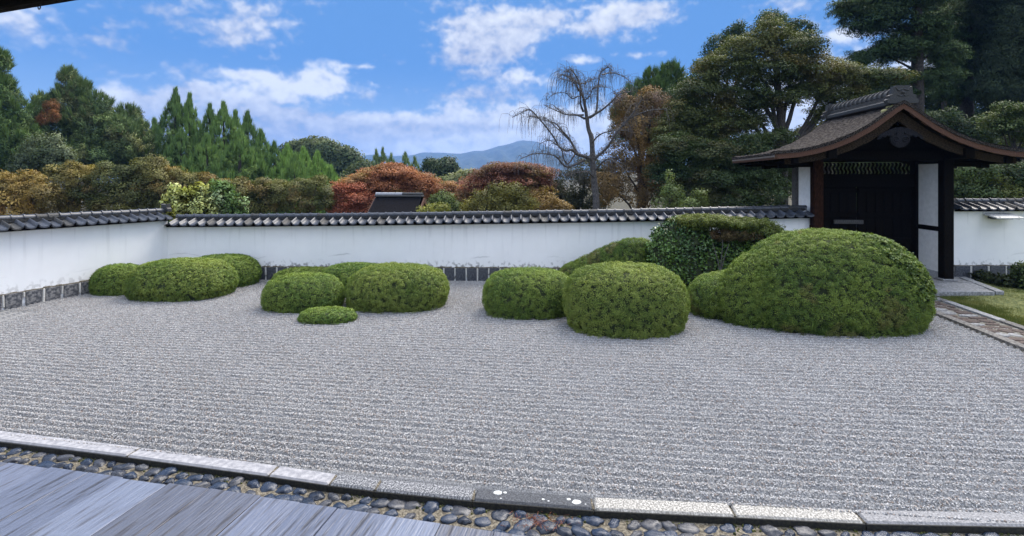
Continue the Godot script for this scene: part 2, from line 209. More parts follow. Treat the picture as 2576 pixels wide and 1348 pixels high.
	tree("maple", "salmon tinted maple over a green bush right of the small roof", "maple", REDS, foot(Vector3(-3.479, -0.292, -27)), [[Vector3(-3.583, 1.785, -27), Vector3(0.706, 0.332, 0.565)], [Vector3(-2.856, 1.535, -27), Vector3(0.623, 0.374, 0.498)], [Vector3(-3.998, 1.369, -27), Vector3(0.54, 0.415, 0.432)], [Vector3(-2.648, 1.162, -27), Vector3(0.623, 0.415, 0.498)]], "maple_near", M.leaf, 14.0, 1.0, [Color(0.13, 0.09, 0.03), Color(0.3, 0.14, 0.08), Color(0.1, 0.13, 0.04)], 0.1, pads)
	tree("broadleaf_tree", "dense dark green bush right of the small shingled roof", "shrub", "", foot(Vector3(-2.963, 0.077, -23)), [[Vector3(-3.052, 1.138, -23), Vector3(0.637, 0.425, 0.51)], [Vector3(-2.61, 0.873, -23), Vector3(0.602, 0.354, 0.481)], [Vector3(-3.406, 0.82, -23), Vector3(0.46, 0.318, 0.368)]], "broad", M.leaf, 16.0, 0.75, [Color(0.04, 0.065, 0.02), Color(0.13, 0.17, 0.05)], 0.08)
	tree("leafy_shrub", "small yellow green shrub touching the right gable of the small roof", "shrub", "", foot(Vector3(-2.74, 0.446, -19)), [[Vector3(-2.77, 1.118, -19), Vector3(0.438, 0.175, 0.351)], [Vector3(-3.179, 1.031, -19), Vector3(0.292, 0.117, 0.234)]], "broad", M.leaf, 30.0, 0.5, [Color(0.13, 0.15, 0.03), Color(0.32, 0.32, 0.09)], 0.04)
	tree("maple", "large dark wine red maple in the centre of the skyline", "maple", REDS, foot(Vector3(0.231, -0.015, -24)), [[Vector3(-0.046, 2.717, -24), Vector3(1.292, 0.24, 1.034)], [Vector3(0.969, 2.532, -24), Vector3(1.108, 0.295, 0.886)], [Vector3(-0.969, 2.422, -24), Vector3(0.923, 0.277, 0.738)], [Vector3(-1.523, 2.052, -24), Vector3(0.849, 0.277, 0.679)], [Vector3(0.046, 2.108, -24), Vector3(1.569, 0.332, 1.255)], [Vector3(1.431, 1.978, -24), Vector3(0.849, 0.406, 0.679)], [Vector3(-1.062, 1.609, -24), Vector3(1.015, 0.369, 0.812)], [Vector3(0.6, 1.554, -24), Vector3(1.292, 0.406, 1.034)], [Vector3(-1.8, 1.462, -24), Vector3(0.775, 0.406, 0.62)], [Vector3(1.8, 1.462, -24), Vector3(0.628, 0.443, 0.502)]], "maple_near", M.leaf, 15.0, 1.0, [Color(0.1, 0.05, 0.035), Color(0.22, 0.085, 0.055), Color(0.15, 0.11, 0.04)], 0.16, pads)
	tree("maple", "olive brown maple at the right foot of the wine red one", "maple", REDS, foot(Vector3(1.413, 0.262, -21)), [[Vector3(1.333, 1.392, -21), Vector3(0.678, 0.485, 0.543)], [Vector3(1.817, 1.069, -21), Vector3(0.517, 0.323, 0.414)], [Vector3(0.848, 1.069, -21), Vector3(0.582, 0.323, 0.465)]], "maple_near", M.leaf, 15.0, 0.9, [Color(0.075, 0.06, 0.02), Color(0.19, 0.125, 0.04)], 0.09, flat)
	tree("leafy_shrub", "wide olive yellow shrub just behind the middle of the back wall", "shrub", "", foot(Vector3(-0.294, 0.631, -17)), [[Vector3(-0.163, 1.742, -17), Vector3(0.654, 0.327, 0.523)], [Vector3(-0.687, 1.481, -17), Vector3(0.654, 0.327, 0.523)], [Vector3(0.229, 1.415, -17), Vector3(0.588, 0.327, 0.471)], [Vector3(-1.144, 1.285, -17), Vector3(0.523, 0.209, 0.418)], [Vector3(-0.294, 1.219, -17), Vector3(0.785, 0.209, 0.628)]], "broad", M.leaf, 22.0, 0.62, [Color(0.095, 0.095, 0.025), Color(0.24, 0.22, 0.06)], 0.06, {"inner": 0.4})
	# around the bare cherry
	tree("broadleaf_tree", "dark shaggy evergreen around the foot of the bare cherry", "tree", "", foot(Vector3(2.875, 0.077, -23)), [[Vector3(2.698, 1.846, -23), Vector3(0.796, 0.796, 0.637)], [Vector3(3.406, 2.554, -23), Vector3(0.708, 0.708, 0.566)], [Vector3(2.433, 1.138, -23), Vector3(0.708, 0.531, 0.566)], [Vector3(3.583, 1.315, -23), Vector3(0.743, 0.637, 0.594)], [Vector3(4.113, 1.846, -23), Vector3(0.602, 0.814, 0.481)]], "broad", M.leaf, 13.0, 0.8, [Color(0.03, 0.038, 0.018), Color(0.085, 0.09, 0.05), Color(0.1, 0.1, 0.075)], 0.12, {"gaps": -0.25})
	tree("autumn_tree", "orange brown tree thinning to purple twigs right of the bare cherry", "tree", "", foot(Vector3(4.869, 0.354, -20)), [[Vector3(4.192, 2.815, -20), Vector3(0.862, 0.923, 0.689)], [Vector3(5.192, 2.815, -20), Vector3(0.923, 1.015, 0.738)], [Vector3(5.654, 4.046, -20), Vector3(0.708, 1.077, 0.566)], [Vector3(4.654, 4.2, -20), Vector3(0.923, 0.862, 0.738)], [Vector3(5.423, 5.2, -20), Vector3(0.769, 0.615, 0.615)], [Vector3(3.808, 1.892, -20), Vector3(0.769, 0.708, 0.615)], [Vector3(5.269, 1.662, -20), Vector3(0.923, 0.708, 0.738)], [Vector3(4.346, 5.046, -20), Vector3(0.708, 0.615, 0.566)], [Vector3(6.038, 2.969, -20), Vector3(0.615, 0.923, 0.492)]], "maple", M.dead_leaf, 12.0, 0.75, [Color(0.075, 0.055, 0.028), Color(0.23, 0.145, 0.05), Color(0.12, 0.08, 0.065)], 0.13, {"inner": 0.2, "limbs": 8, "gaps": -0.3, "flat": 0.3, "bright": 1.45})
	tree("cedar", "bushy cedar with pointed tips rising behind the orange brown tree", "cedar", "", foot(Vector3(6.946, -0.385, -28)), [[Vector3(6.731, 6.249, -28), Vector3(0.732, 1.034, 0.586)], [Vector3(7.592, 7.046, -28), Vector3(0.646, 0.991, 0.517)], [Vector3(6.192, 5.215, -28), Vector3(0.862, 1.077, 0.689)], [Vector3(7.377, 5.215, -28), Vector3(1.077, 1.292, 0.862)], [Vector3(8.023, 5.862, -28), Vector3(0.862, 1.508, 0.689)]], "puff", M.needle, 9.0, 1.0, dark, 0.2, {"upright": 0.8, "inner": 0.45, "tips": 70, "patch": 0.6})
	tree("cedar", "second bushy cedar touching the left shoulder of the great maple", "cedar", "", foot(Vector3(8.36, -0.292, -27)), [[Vector3(8.318, 7.288, -27), Vector3(0.582, 0.831, 0.465)], [Vector3(8.671, 6.146, -27), Vector3(0.748, 1.246, 0.598)], [Vector3(7.944, 6.354, -27), Vector3(0.623, 1.038, 0.498)], [Vector3(8.567, 4.485, -27), Vector3(0.955, 1.246, 0.764)]], "puff", M.needle, 9.0, 1.0, dark, 0.2, {"upright": 0.8, "inner": 0.45, "tips": 70, "patch": 0.6})
	tree("leafy_shrub", "light green feathery shrub behind the wall left of the gate", "shrub", "", foot(Vector3(4.335, 0.908, -14)), [[Vector3(4.335, 1.769, -14), Vector3(0.388, 0.366, 0.31)], [Vector3(4.658, 1.532, -14), Vector3(0.388, 0.194, 0.31)], [Vector3(4.012, 1.532, -14), Vector3(0.302, 0.194, 0.241)], [Vector3(4.27, 2.146, -14), Vector3(0.108, 0.28, 0.086)], [Vector3(5.142, 1.662, -14), Vector3(0.215, 0.258, 0.172)], [Vector3(4.927, 1.446, -14), Vector3(0.388, 0.129, 0.31)]], "broad", M.leaf, 24.0, 0.45, [Color(0.05, 0.085, 0.025), Color(0.17, 0.22, 0.08), Color(0.26, 0.3, 0.15)], 0.035, {"inner": 0.2, "gaps": -0.2})
	# the big maple and its neighbours
	var dim := [Color(0.034, 0.05, 0.014), Color(0.085, 0.096, 0.026), Color(0.1, 0.08, 0.026)]
	tree("maple", "great olive and bronze maple spreading in layers left of the gate", "maple", RIGHT, foot(Vector3(9.829, 0.154, -19)), [[Vector3(9.39, 5.123, -19), Vector3(1.242, 0.322, 0.994)], [Vector3(9.537, 7.608, -19), Vector3(0.818, 0.497, 0.655)], [Vector3(8.733, 7.023, -19), Vector3(1.052, 0.526, 0.842)], [Vector3(10.413, 7.023, -19), Vector3(1.111, 0.555, 0.889)], [Vector3(7.783, 6.365, -19), Vector3(1.111, 0.497, 0.889)], [Vector3(9.463, 6.146, -19), Vector3(1.535, 0.497, 1.228)], [Vector3(11.217, 6.219, -19), Vector3(1.228, 0.497, 0.982)], [Vector3(6.979, 5.488, -19), Vector3(0.965, 0.526, 0.772)], [Vector3(8.367, 5.269, -19), Vector3(1.228, 0.497, 0.982)], [Vector3(12.313, 6, -19), Vector3(1.169, 0.409, 0.935)], [Vector3(13.556, 5.927, -19), Vector3(1.052, 0.292, 0.842)], [Vector3(12.021, 5.269, -19), Vector3(1.111, 0.322, 0.889)], [Vector3(10.852, 5.532, -19), Vector3(0.877, 0.263, 0.702)], [Vector3(6.394, 4.612, -19), Vector3(0.906, 0.555, 0.725)], [Vector3(7.71, 4.319, -19), Vector3(1.228, 0.526, 0.982)], [Vector3(11.729, 4.612, -19), Vector3(0.877, 0.292, 0.702)], [Vector3(8.66, 4.392, -19), Vector3(0.877, 0.38, 0.702)], [Vector3(5.883, 3.954, -19), Vector3(0.731, 0.526, 0.585)], [Vector3(6.906, 3.735, -19), Vector3(1.023, 0.497, 0.818)]], "maple_near", M.leaf, 17.0, 0.85, dim, 0.24, {"flat": 0.65, "inner": 0.3, "patch": 0.7, "limbs": 12, "bright": 1.6, "vary": 0.4})
	tree("maple", "dark green lower maple standing before the great one", "maple", RIGHT, foot(Vector3(7.719, 0.262, -18)), [[Vector3(5.712, 3.308, -18), Vector3(0.831, 0.471, 0.665)], [Vector3(6.888, 3.169, -18), Vector3(1.163, 0.498, 0.93)], [Vector3(8.204, 3.377, -18), Vector3(0.914, 0.443, 0.731)], [Vector3(5.573, 2.477, -18), Vector3(0.831, 0.554, 0.665)], [Vector3(6.958, 2.338, -18), Vector3(1.246, 0.554, 0.997)], [Vector3(8.342, 2.477, -18), Vector3(0.969, 0.554, 0.775)], [Vector3(6.127, 1.646, -18), Vector3(1.108, 0.526, 0.886)], [Vector3(7.65, 1.508, -18), Vector3(1.246, 0.526, 0.997)], [Vector3(8.965, 1.785, -18), Vector3(0.831, 0.609, 0.665)], [Vector3(9.519, 2.892, -18), Vector3(0.554, 0.498, 0.443)], [Vector3(9.173, 3.654, -18), Vector3(0.554, 0.332, 0.443)]], "maple_near", M.leaf, 17.0, 0.85, [Color(0.02, 0.042, 0.013), Color(0.058, 0.085, 0.026), Color(0.066, 0.064, 0.022)], 0.2, {"flat": 0.65, "inner": 0.3, "patch": 0.7, "limbs": 10, "bright": 1.4})
	tree("maple", "green maple boughs beside the gate roof under the great maple", "maple", RIGHT, foot(Vector3(11.885, 0.046, -20)), [[Vector3(11.885, 4.046, -20), Vector3(0.923, 0.369, 0.738)], [Vector3(10.962, 3.662, -20), Vector3(0.862, 0.431, 0.689)], [Vector3(11.577, 3.2, -20), Vector3(0.923, 0.523, 0.738)], [Vector3(10.346, 2.354, -20), Vector3(0.769, 0.677, 0.615)], [Vector3(11.269, 2.354, -20), Vector3(0.769, 0.677, 0.615)], [Vector3(12.808, 4.354, -20), Vector3(0.615, 0.338, 0.492)]], "maple_near", M.leaf, 17.0, 0.85, [Color(0.028, 0.045, 0.012), Color(0.085, 0.092, 0.026)], 0.16, {"flat": 0.65, "inner": 0.3, "limbs": 6, "bright": 1.4})
	tree("broadleaf_tree", "dark green tree showing behind the left shoulder of the great maple", "tree", RIGHT, foot(Vector3(9.092, -0.385, -24)), [[Vector3(9.462, 8.2, -24), Vector3(0.628, 0.665, 0.502)], [Vector3(8.908, 7, -24), Vector3(0.665, 0.812, 0.532)], [Vector3(10.477, 8.846, -24), Vector3(0.665, 0.554, 0.532)], [Vector3(11.954, 9.548, -24), Vector3(0.738, 0.406, 0.591)], [Vector3(13.338, 9.123, -24), Vector3(0.738, 0.406, 0.591)], [Vector3(8.354, 6.446, -24), Vector3(0.48, 0.554, 0.384)], [Vector3(8.815, 4.6, -24), Vector3(1.292, 1.477, 1.034)], [Vector3(7.615, 5.708, -24), Vector3(0.738, 0.923, 0.591)], [Vector3(10.385, 3.123, -24), Vector3(2.215, 1.108, 1.772)]], "broad", M.leaf, 12.0, 0.85, [Color(0.02, 0.045, 0.018), Color(0.06, 0.095, 0.03)], 0.2, {"inner": 0.4})
	# cedars at the right edge
	var fan := {"flat": 0.55, "inner": 0.25, "patch": 0.6, "gaps": -0.2}
	var shade := [Color(0.02, 0.046, 0.016), Color(0.062, 0.1, 0.03)]
	tall_cedar("tall cedar with a bare straight trunk behind the gate ridge", Vector3(18.055, 1.669, -23), Vector3(18.002, 14.408, -23), 0.27, [[Vector3(16.144, 9.277, -23), Vector3(1.451, 0.602, 1.161)], [Vector3(17.117, 8.038, -23), Vector3(1.274, 0.495, 1.019)], [Vector3(15.879, 7.596, -23), Vector3(1.062, 0.354, 0.849)], [Vector3(18.533, 8.923, -23), Vector3(1.168, 0.602, 0.934)], [Vector3(17.029, 6.712, -23), Vector3(0.991, 0.354, 0.793)], [Vector3(14.906, 9.808, -23), Vector3(0.778, 0.318, 0.623)], [Vector3(17.737, 10.692, -23), Vector3(2.3, 0.885, 1.84)], [Vector3(19.24, 7.862, -23), Vector3(0.991, 0.566, 0.793)], [Vector3(16.675, 9.985, -23), Vector3(1.238, 0.708, 0.991)], [Vector3(18.975, 6.8, -23), Vector3(0.991, 0.425, 0.793)], [Vector3(17.029, 6.004, -23), Vector3(0.885, 0.283, 0.708)]], shade, fan)
	tall_cedar("second tall cedar with a grey trunk right of the first", Vector3(22.89, 1.2, -26), Vector3(22.81, 16, -26), 0.3, [[Vector3(22.45, 10, -26), Vector3(1.4, 1.2, 1.12)], [Vector3(22.25, 8.2, -26), Vector3(1.12, 1, 0.896)], [Vector3(23.45, 10.8, -26), Vector3(1.4, 1.2, 1.12)], [Vector3(22.15, 6.7, -26), Vector3(1, 0.68, 0.8)], [Vector3(23.65, 8.6, -26), Vector3(1.12, 1.2, 0.896)]], [Color(0.02, 0.046, 0.014), Color(0.062, 0.1, 0.026)], fan)
	tall_cedar("black green cedar filling the top right corner", Vector3(23.123, 1.277, -24), Vector3(23.123, 15.677, -24), 0.3, [[Vector3(22.938, 9.4, -24), Vector3(1.108, 1.292, 0.886)], [Vector3(23.862, 7.738, -24), Vector3(1.108, 1.477, 0.886)], [Vector3(22.754, 7.554, -24), Vector3(1.034, 1.108, 0.827)], [Vector3(24.231, 9.769, -24), Vector3(1.292, 1.662, 1.034)], [Vector3(23.123, 6.077, -24), Vector3(1.108, 0.923, 0.886)], [Vector3(22.2, 6.446, -24), Vector3(0.812, 0.812, 0.65)], [Vector3(22.385, 10.877, -24), Vector3(1.108, 0.923, 0.886)], [Vector3(24.969, 6.077, -24), Vector3(1.477, 1.662, 1.182)]], [Color(0.014, 0.03, 0.014), Color(0.042, 0.064, 0.026)], {"flat": 0.3, "inner": 0.3, "patch": 0.6})
	tree("broadleaf_tree", "deep green mass of trees filling in behind the tall cedars", "tree", RIGHT, foot(Vector3(27.006, -1.138, -31)), [[Vector3(22.475, 6.492, -31), Vector3(1.669, 0.954, 1.335)], [Vector3(24.86, 7.208, -31), Vector3(1.669, 1.669, 1.335)], [Vector3(27.483, 6.492, -31), Vector3(2.146, 1.669, 1.717)], [Vector3(29.867, 5.062, -31), Vector3(2.146, 1.908, 1.717)], [Vector3(26.29, 11.5, -31), Vector3(1.669, 1.908, 1.335)], [Vector3(28.675, 9.354, -31), Vector3(2.146, 2.146, 1.717)], [Vector3(21.521, 7.804, -31), Vector3(1.192, 0.715, 0.954)], [Vector3(23.906, 10.308, -31), Vector3(1.431, 1.192, 1.145)], [Vector3(26.529, 13.169, -31), Vector3(2.146, 1.431, 1.717)], [Vector3(30.821, 11.5, -31), Vector3(1.908, 2.385, 1.526)]], "broad", M.leaf, 9.0, 1.1, [Color(0.016, 0.036, 0.014), Color(0.05, 0.08, 0.026)], 0.2, {"inner": 0.3, "gaps": -0.35, "bright": 1.2})
	tall_cedar("thin trunked young cedar between the two tall ones", Vector3(24.483, 1.085, -29), Vector3(23.59, 16.7, -29), 0.13, [[Vector3(23.256, 5.546, -29), Vector3(0.982, 0.491, 0.785)], [Vector3(24.037, 4.877, -29), Vector3(0.892, 0.58, 0.714)], [Vector3(23.479, 10.9, -29), Vector3(0.982, 1.338, 0.785)], [Vector3(25.487, 5.546, -29), Vector3(0.982, 0.669, 0.785)]], shade, fan)
	tree("maple", "light green maple spray at the right edge above the gate roof", "maple", RIGHT, foot(Vector3(16.64, 0.369, -17)), [[Vector3(16.379, 4.488, -17), Vector3(0.602, 0.235, 0.481)], [Vector3(16.902, 4.162, -17), Vector3(0.654, 0.262, 0.523)], [Vector3(16.248, 3.9, -17), Vector3(0.628, 0.262, 0.502)], [Vector3(17.033, 3.573, -17), Vector3(0.654, 0.288, 0.523)], [Vector3(15.856, 4.162, -17), Vector3(0.392, 0.209, 0.314)]], "maple_near", M.leaf, 14.0, 0.85, [Color(0.03, 0.052, 0.013), Color(0.1, 0.12, 0.03)], 0.1, pads)
	tree("broadleaf_tree", "dark green thicket close behind the gate roof", "tree", RIGHT, foot(Vector3(16.26, 0.154, -19)), [[Vector3(15.675, 4.1, -19), Vector3(0.818, 0.643, 0.655)], [Vector3(16.698, 3.808, -19), Vector3(0.877, 0.672, 0.702)], [Vector3(17.575, 3.515, -19), Vector3(0.818, 0.672, 0.655)], [Vector3(14.798, 4.1, -19), Vector3(0.585, 0.526, 0.468)], [Vector3(16.26, 2.638, -19), Vector3(1.169, 0.731, 0.935)], [Vector3(14.36, 4.392, -19), Vector3(0.526, 0.585, 0.421)]], "broad", M.leaf, 13.0, 0.8, [Color(0.016, 0.034, 0.014), Color(0.055, 0.082, 0.028)], 0.16, {"inner": 0.35})
	tree("broadleaf_tree", "green thicket behind the right wall with lighter sprays", "tree", RIGHT, foot(Vector3(13.99, 0.585, -15)), [[Vector3(13.413, 2.315, -15), Vector3(0.577, 0.462, 0.462)], [Vector3(14.106, 2.2, -15), Vector3(0.623, 0.462, 0.498)], [Vector3(14.798, 2.315, -15), Vector3(0.577, 0.508, 0.462)], [Vector3(13.76, 1.738, -15), Vector3(0.808, 0.277, 0.646)], [Vector3(14.683, 1.738, -15), Vector3(0.692, 0.277, 0.554)], [Vector3(15.375, 2.085, -15), Vector3(0.577, 0.692, 0.462)], [Vector3(13.183, 1.854, -15), Vector3(0.462, 0.3, 0.369)]], "broad", M.leaf, 17.0, 0.62, [Color(0.018, 0.038, 0.015), Color(0.066, 0.1, 0.032), Color(0.14, 0.16, 0.04)], 0.1, {"inner": 0.35})
	tree("broadleaf_tree", "dark hedge of trees seen through the gate lattice", "tree", RIGHT, foot(Vector3(14.596, -0.169, -22)), [[Vector3(13.75, 2.708, -22), Vector3(1.015, 0.677, 0.812)], [Vector3(15.104, 2.708, -22), Vector3(1.015, 0.677, 0.812)], [Vector3(16.288, 3.046, -22), Vector3(1.015, 0.677, 0.812)], [Vector3(14.596, 1.692, -22), Vector3(1.523, 0.677, 1.218)], [Vector3(15.95, 2.031, -22), Vector3(1.015, 0.677, 0.812)]], "broad", M.leaf, 13.0, 0.8, [Color(0.024, 0.045, 0.014), Color(0.075, 0.1, 0.03)], 0.14)
	tree("fern_clump", "low dark ferns at the foot of the right wall", "fern", "", Vector3(10.592, 0, -11.172), [[Vector3(9.887, 0.162, -10.6), Vector3(0.196, 0.082, 0.157)], [Vector3(9.884, 0.172, -10.3), Vector3(0.206, 0.095, 0.165)], [Vector3(9.807, 0.173, -10.8), Vector3(0.15, 0.058, 0.12)]], "camellia", M.leaf, 90.0, 1.0, [Color(0.016, 0.026, 0.011), Color(0.05, 0.062, 0.022)], 0.02)
	tree("small_shrub", "small green shrub cut by the right edge before the right wall", "shrub", "", Vector3(10.133, 0, -10.288), [[Vector3(10.078, 0.317, -10.2), Vector3(0.204, 0.22, 0.163)], [Vector3(10.119, 0.141, -10.1), Vector3(0.233, 0.186, 0.186)]], "camellia", M.leaf, 110.0, 0.9, [Color(0.022, 0.042, 0.014), Color(0.07, 0.1, 0.025)], 0.02)


func tall_cedar(label: String, low: Vector3, top: Vector3, radius: float, lobes: Array, tones: Array, opts: Dictionary) -> void:
	var at := foot(low)
	var t := thing("cedar", label, "cedar", at, 0.0, RIGHT)
	var s := Shape.new()
	s.tube([Vector3(0, -0.3, 0), (top - at) * 0.25, (top - at) * 0.5, (top - at) * 0.75, top - at], [radius * 1.15, radius, radius * 0.85, radius * 0.6, radius * 0.2], 9)
	part("trunk", s.mesh(), M.bark, t)
	for l in lobes:
		var c: Vector3 = l[0] - at
		var f := clampf((c.y - 0.6) / (top.y - at.y), 0.1, 0.95)
		var b := Shape.new()
		var from := (top - at) * f
		b.tube([from, from.lerp(c, 0.5) + Vector3(0, 0.25, 0), c], [radius * 0.22, radius * 0.14, 0.02], 5)
		part("bough", b.mesh(), M.bark, t)
	grow(t, "crown", lobes, "cedar_fan", M.needle, 20.0, 0.85, tones, opts)


func make_small_things() -> void:
	# a small shingled gate roof beyond the wall
	var g := thing("shingled_gate", "small gate roof of dark shingles with a grey tiled ridge beyond the wall", "gate", Vector3(-4.798, -0.338, -22), -0.16)
	g.position.y = -1.4
	var top := 1.53 + 1.4
	var s := Shape.new()
	for side in [1, -1]:
		var rows := []
		for r in 7:
			var f := r / 6.0
			var row := []
			for k in 9:
				var u := (k / 8.0 - 0.5) * (2.04 + 0.1 * f)
				row.append(Vector3(u if side == 1 else -u, top - 0.1 - 1.25 * f + 0.18 * sin(f * PI * 0.5) * f, side * (0.08 + 1.35 * f)))
			rows.append(row)
		rows.reverse()
		s.sheet(rows)
	part("shingle_roof", s.mesh(), M.shingle, g)
	for side in [1, -1]:
		var e := Shape.new()
		var o := PackedVector2Array([Vector2(-1.3, top - 1.22), Vector2(-1.2, top - 1.22), Vector2(0, top - 0.32), Vector2(1.2, top - 1.22), Vector2(1.3, top - 1.22), Vector2(0, top - 0.14)])
		e.plate(o, -0.03, 0.03)
		part("gable_board", e.mesh(), M.fascia, g, Transform3D(Basis(Vector3.UP, PI / 2), Vector3(1.1 * side, 0, 0)))
		var p := Shape.new()
		p.block(spot(0, (top - 1.0) / 2, 0), Vector3(0.16, top - 1.0, 0.16), 0.01)
		part("post", p.mesh(), M.timber, g, spot(0.85 * side, 0, 0))
		var w := Shape.new()
		w.plate(PackedVector2Array([Vector2(-0.95, top - 1.1), Vector2(0.95, top - 1.1), Vector2(0, top - 0.4)]), -0.02, 0.02)
		part("gable_boarding", w.mesh(), M.timber_red, g, Transform3D(Basis(Vector3.UP, PI / 2), Vector3(1.0 * side, 0, 0)))
	var b := Shape.new()
	b.block(Transform3D(), Vector3(2.12, 0.08, 0.3), 0.015)
	part("ridge_base", b.mesh(), M.tile_old, g, spot(0, top - 0.06, 0))
	for k in 7:
		var c := Shape.new()
		c.tube([Vector3(-0.145, 0, 0), Vector3(0.15, 0, 0)], [0.078, 0.074], 10)
		part("ridge_cap", c.mesh(), M.tile_pale if k < 4 else M.tile_old, g, spot(-0.9 + k * 0.3, top + 0.02, 0))
	# pale hood on the right wall
	var l := thing("wall_hood", "pale sloping metal hood fixed to the right wall just under its tiles", "hood", Vector3(10.28, 1.4, -10.95))
	var h := Shape.new()
	h.plate(PackedVector2Array([Vector2(0, 0.075), Vector2(0.3, -0.0), Vector2(0.3, -0.025), Vector2(0, 0.04)]), -0.28, 0.28)
	part("sheet", h.mesh(), M.metal_pale, l, Transform3D(Basis(Vector3.UP, -PI / 2), Vector3(0, 0.0, 0)))
	for sx in [-1, 1]:
		var a := Shape.new()
		a.block(Transform3D(), Vector3(0.02, 0.05, 0.28), 0.004)
		part("arm", a.mesh(), M.black_iron, l, spot(0.2 * sx, -0.01, 0.14))
	var lamp := Shape.new()
	lamp.block(Transform3D(), Vector3(0.4, 0.05, 0.12), 0.01)
	part("housing", lamp.mesh(), M.black_iron, l, spot(0, -0.02, 0.1))
	# loose leaves
	fallen_leaf("dark brown curled leaf on the gravel at the far left", Vector3(-4.068, 0, -4.872), Color(0.1, 0.05, 0.02), 0.03)
	fallen_leaf("russet leaf on the gravel below the box shaped bush, towards the kerb", Vector3(1.957, 0, -4.068), Color(0.24, 0.09, 0.03), 0.022)
	fallen_leaf("pale pinkish leaf on the gravel right of the russet leaf", Vector3(2.92, 0, -4.063), Color(0.5, 0.33, 0.26), 0.018)
	fallen_leaf("dark red leaf on the gravel near the right end of the kerb", Vector3(3.174, 0, -3.818), Color(0.16, 0.03, 0.02), 0.018)
	fallen_leaf("yellow leaf at the foot of the largest bush, the left one of two", Vector3(4.141, 0, -7.097), Color(0.42, 0.26, 0.05), 0.035)
	fallen_leaf("bright yellow leaf at the foot of the largest bush, right of the other", Vector3(4.605, 0, -7.097), Color(0.55, 0.42, 0.08), 0.03)
	fallen_leaf("small black leaf on the gravel left of the middle clump", Vector3(-5.737, 0, -9.795), Color(0.03, 0.025, 0.02), 0.04)
	# dry cedar needles dropped on the gutter
	var n := thing("needle_litter", "reddish dry needles scattered over the gutter stones", "litter", Vector3(0.188, -0.03, -3.363), 0.0, "", "stuff")
	var q := Shape.new()
	for k in 140:
		q.tint = Color(0.2, 0.07, 0.035) * rng.randf_range(0.6, 1.4)
		var p := Vector3(rng.randfn(0, 0.09), rng.randf_range(0.0, 0.012), rng.randfn(0, 0.035))
		var d := Vector3(rng.randf_range(-1, 1), rng.randf_range(-0.1, 0.1), rng.randf_range(-1, 1)).normalized() * 0.018
		q.tube([p - d, p + d], [0.0014, 0.001], 3, false)
	part("needles", q.mesh(), M.core, n, Transform3D(), "stuff")

# ------------------------------------------------------------------ shape building

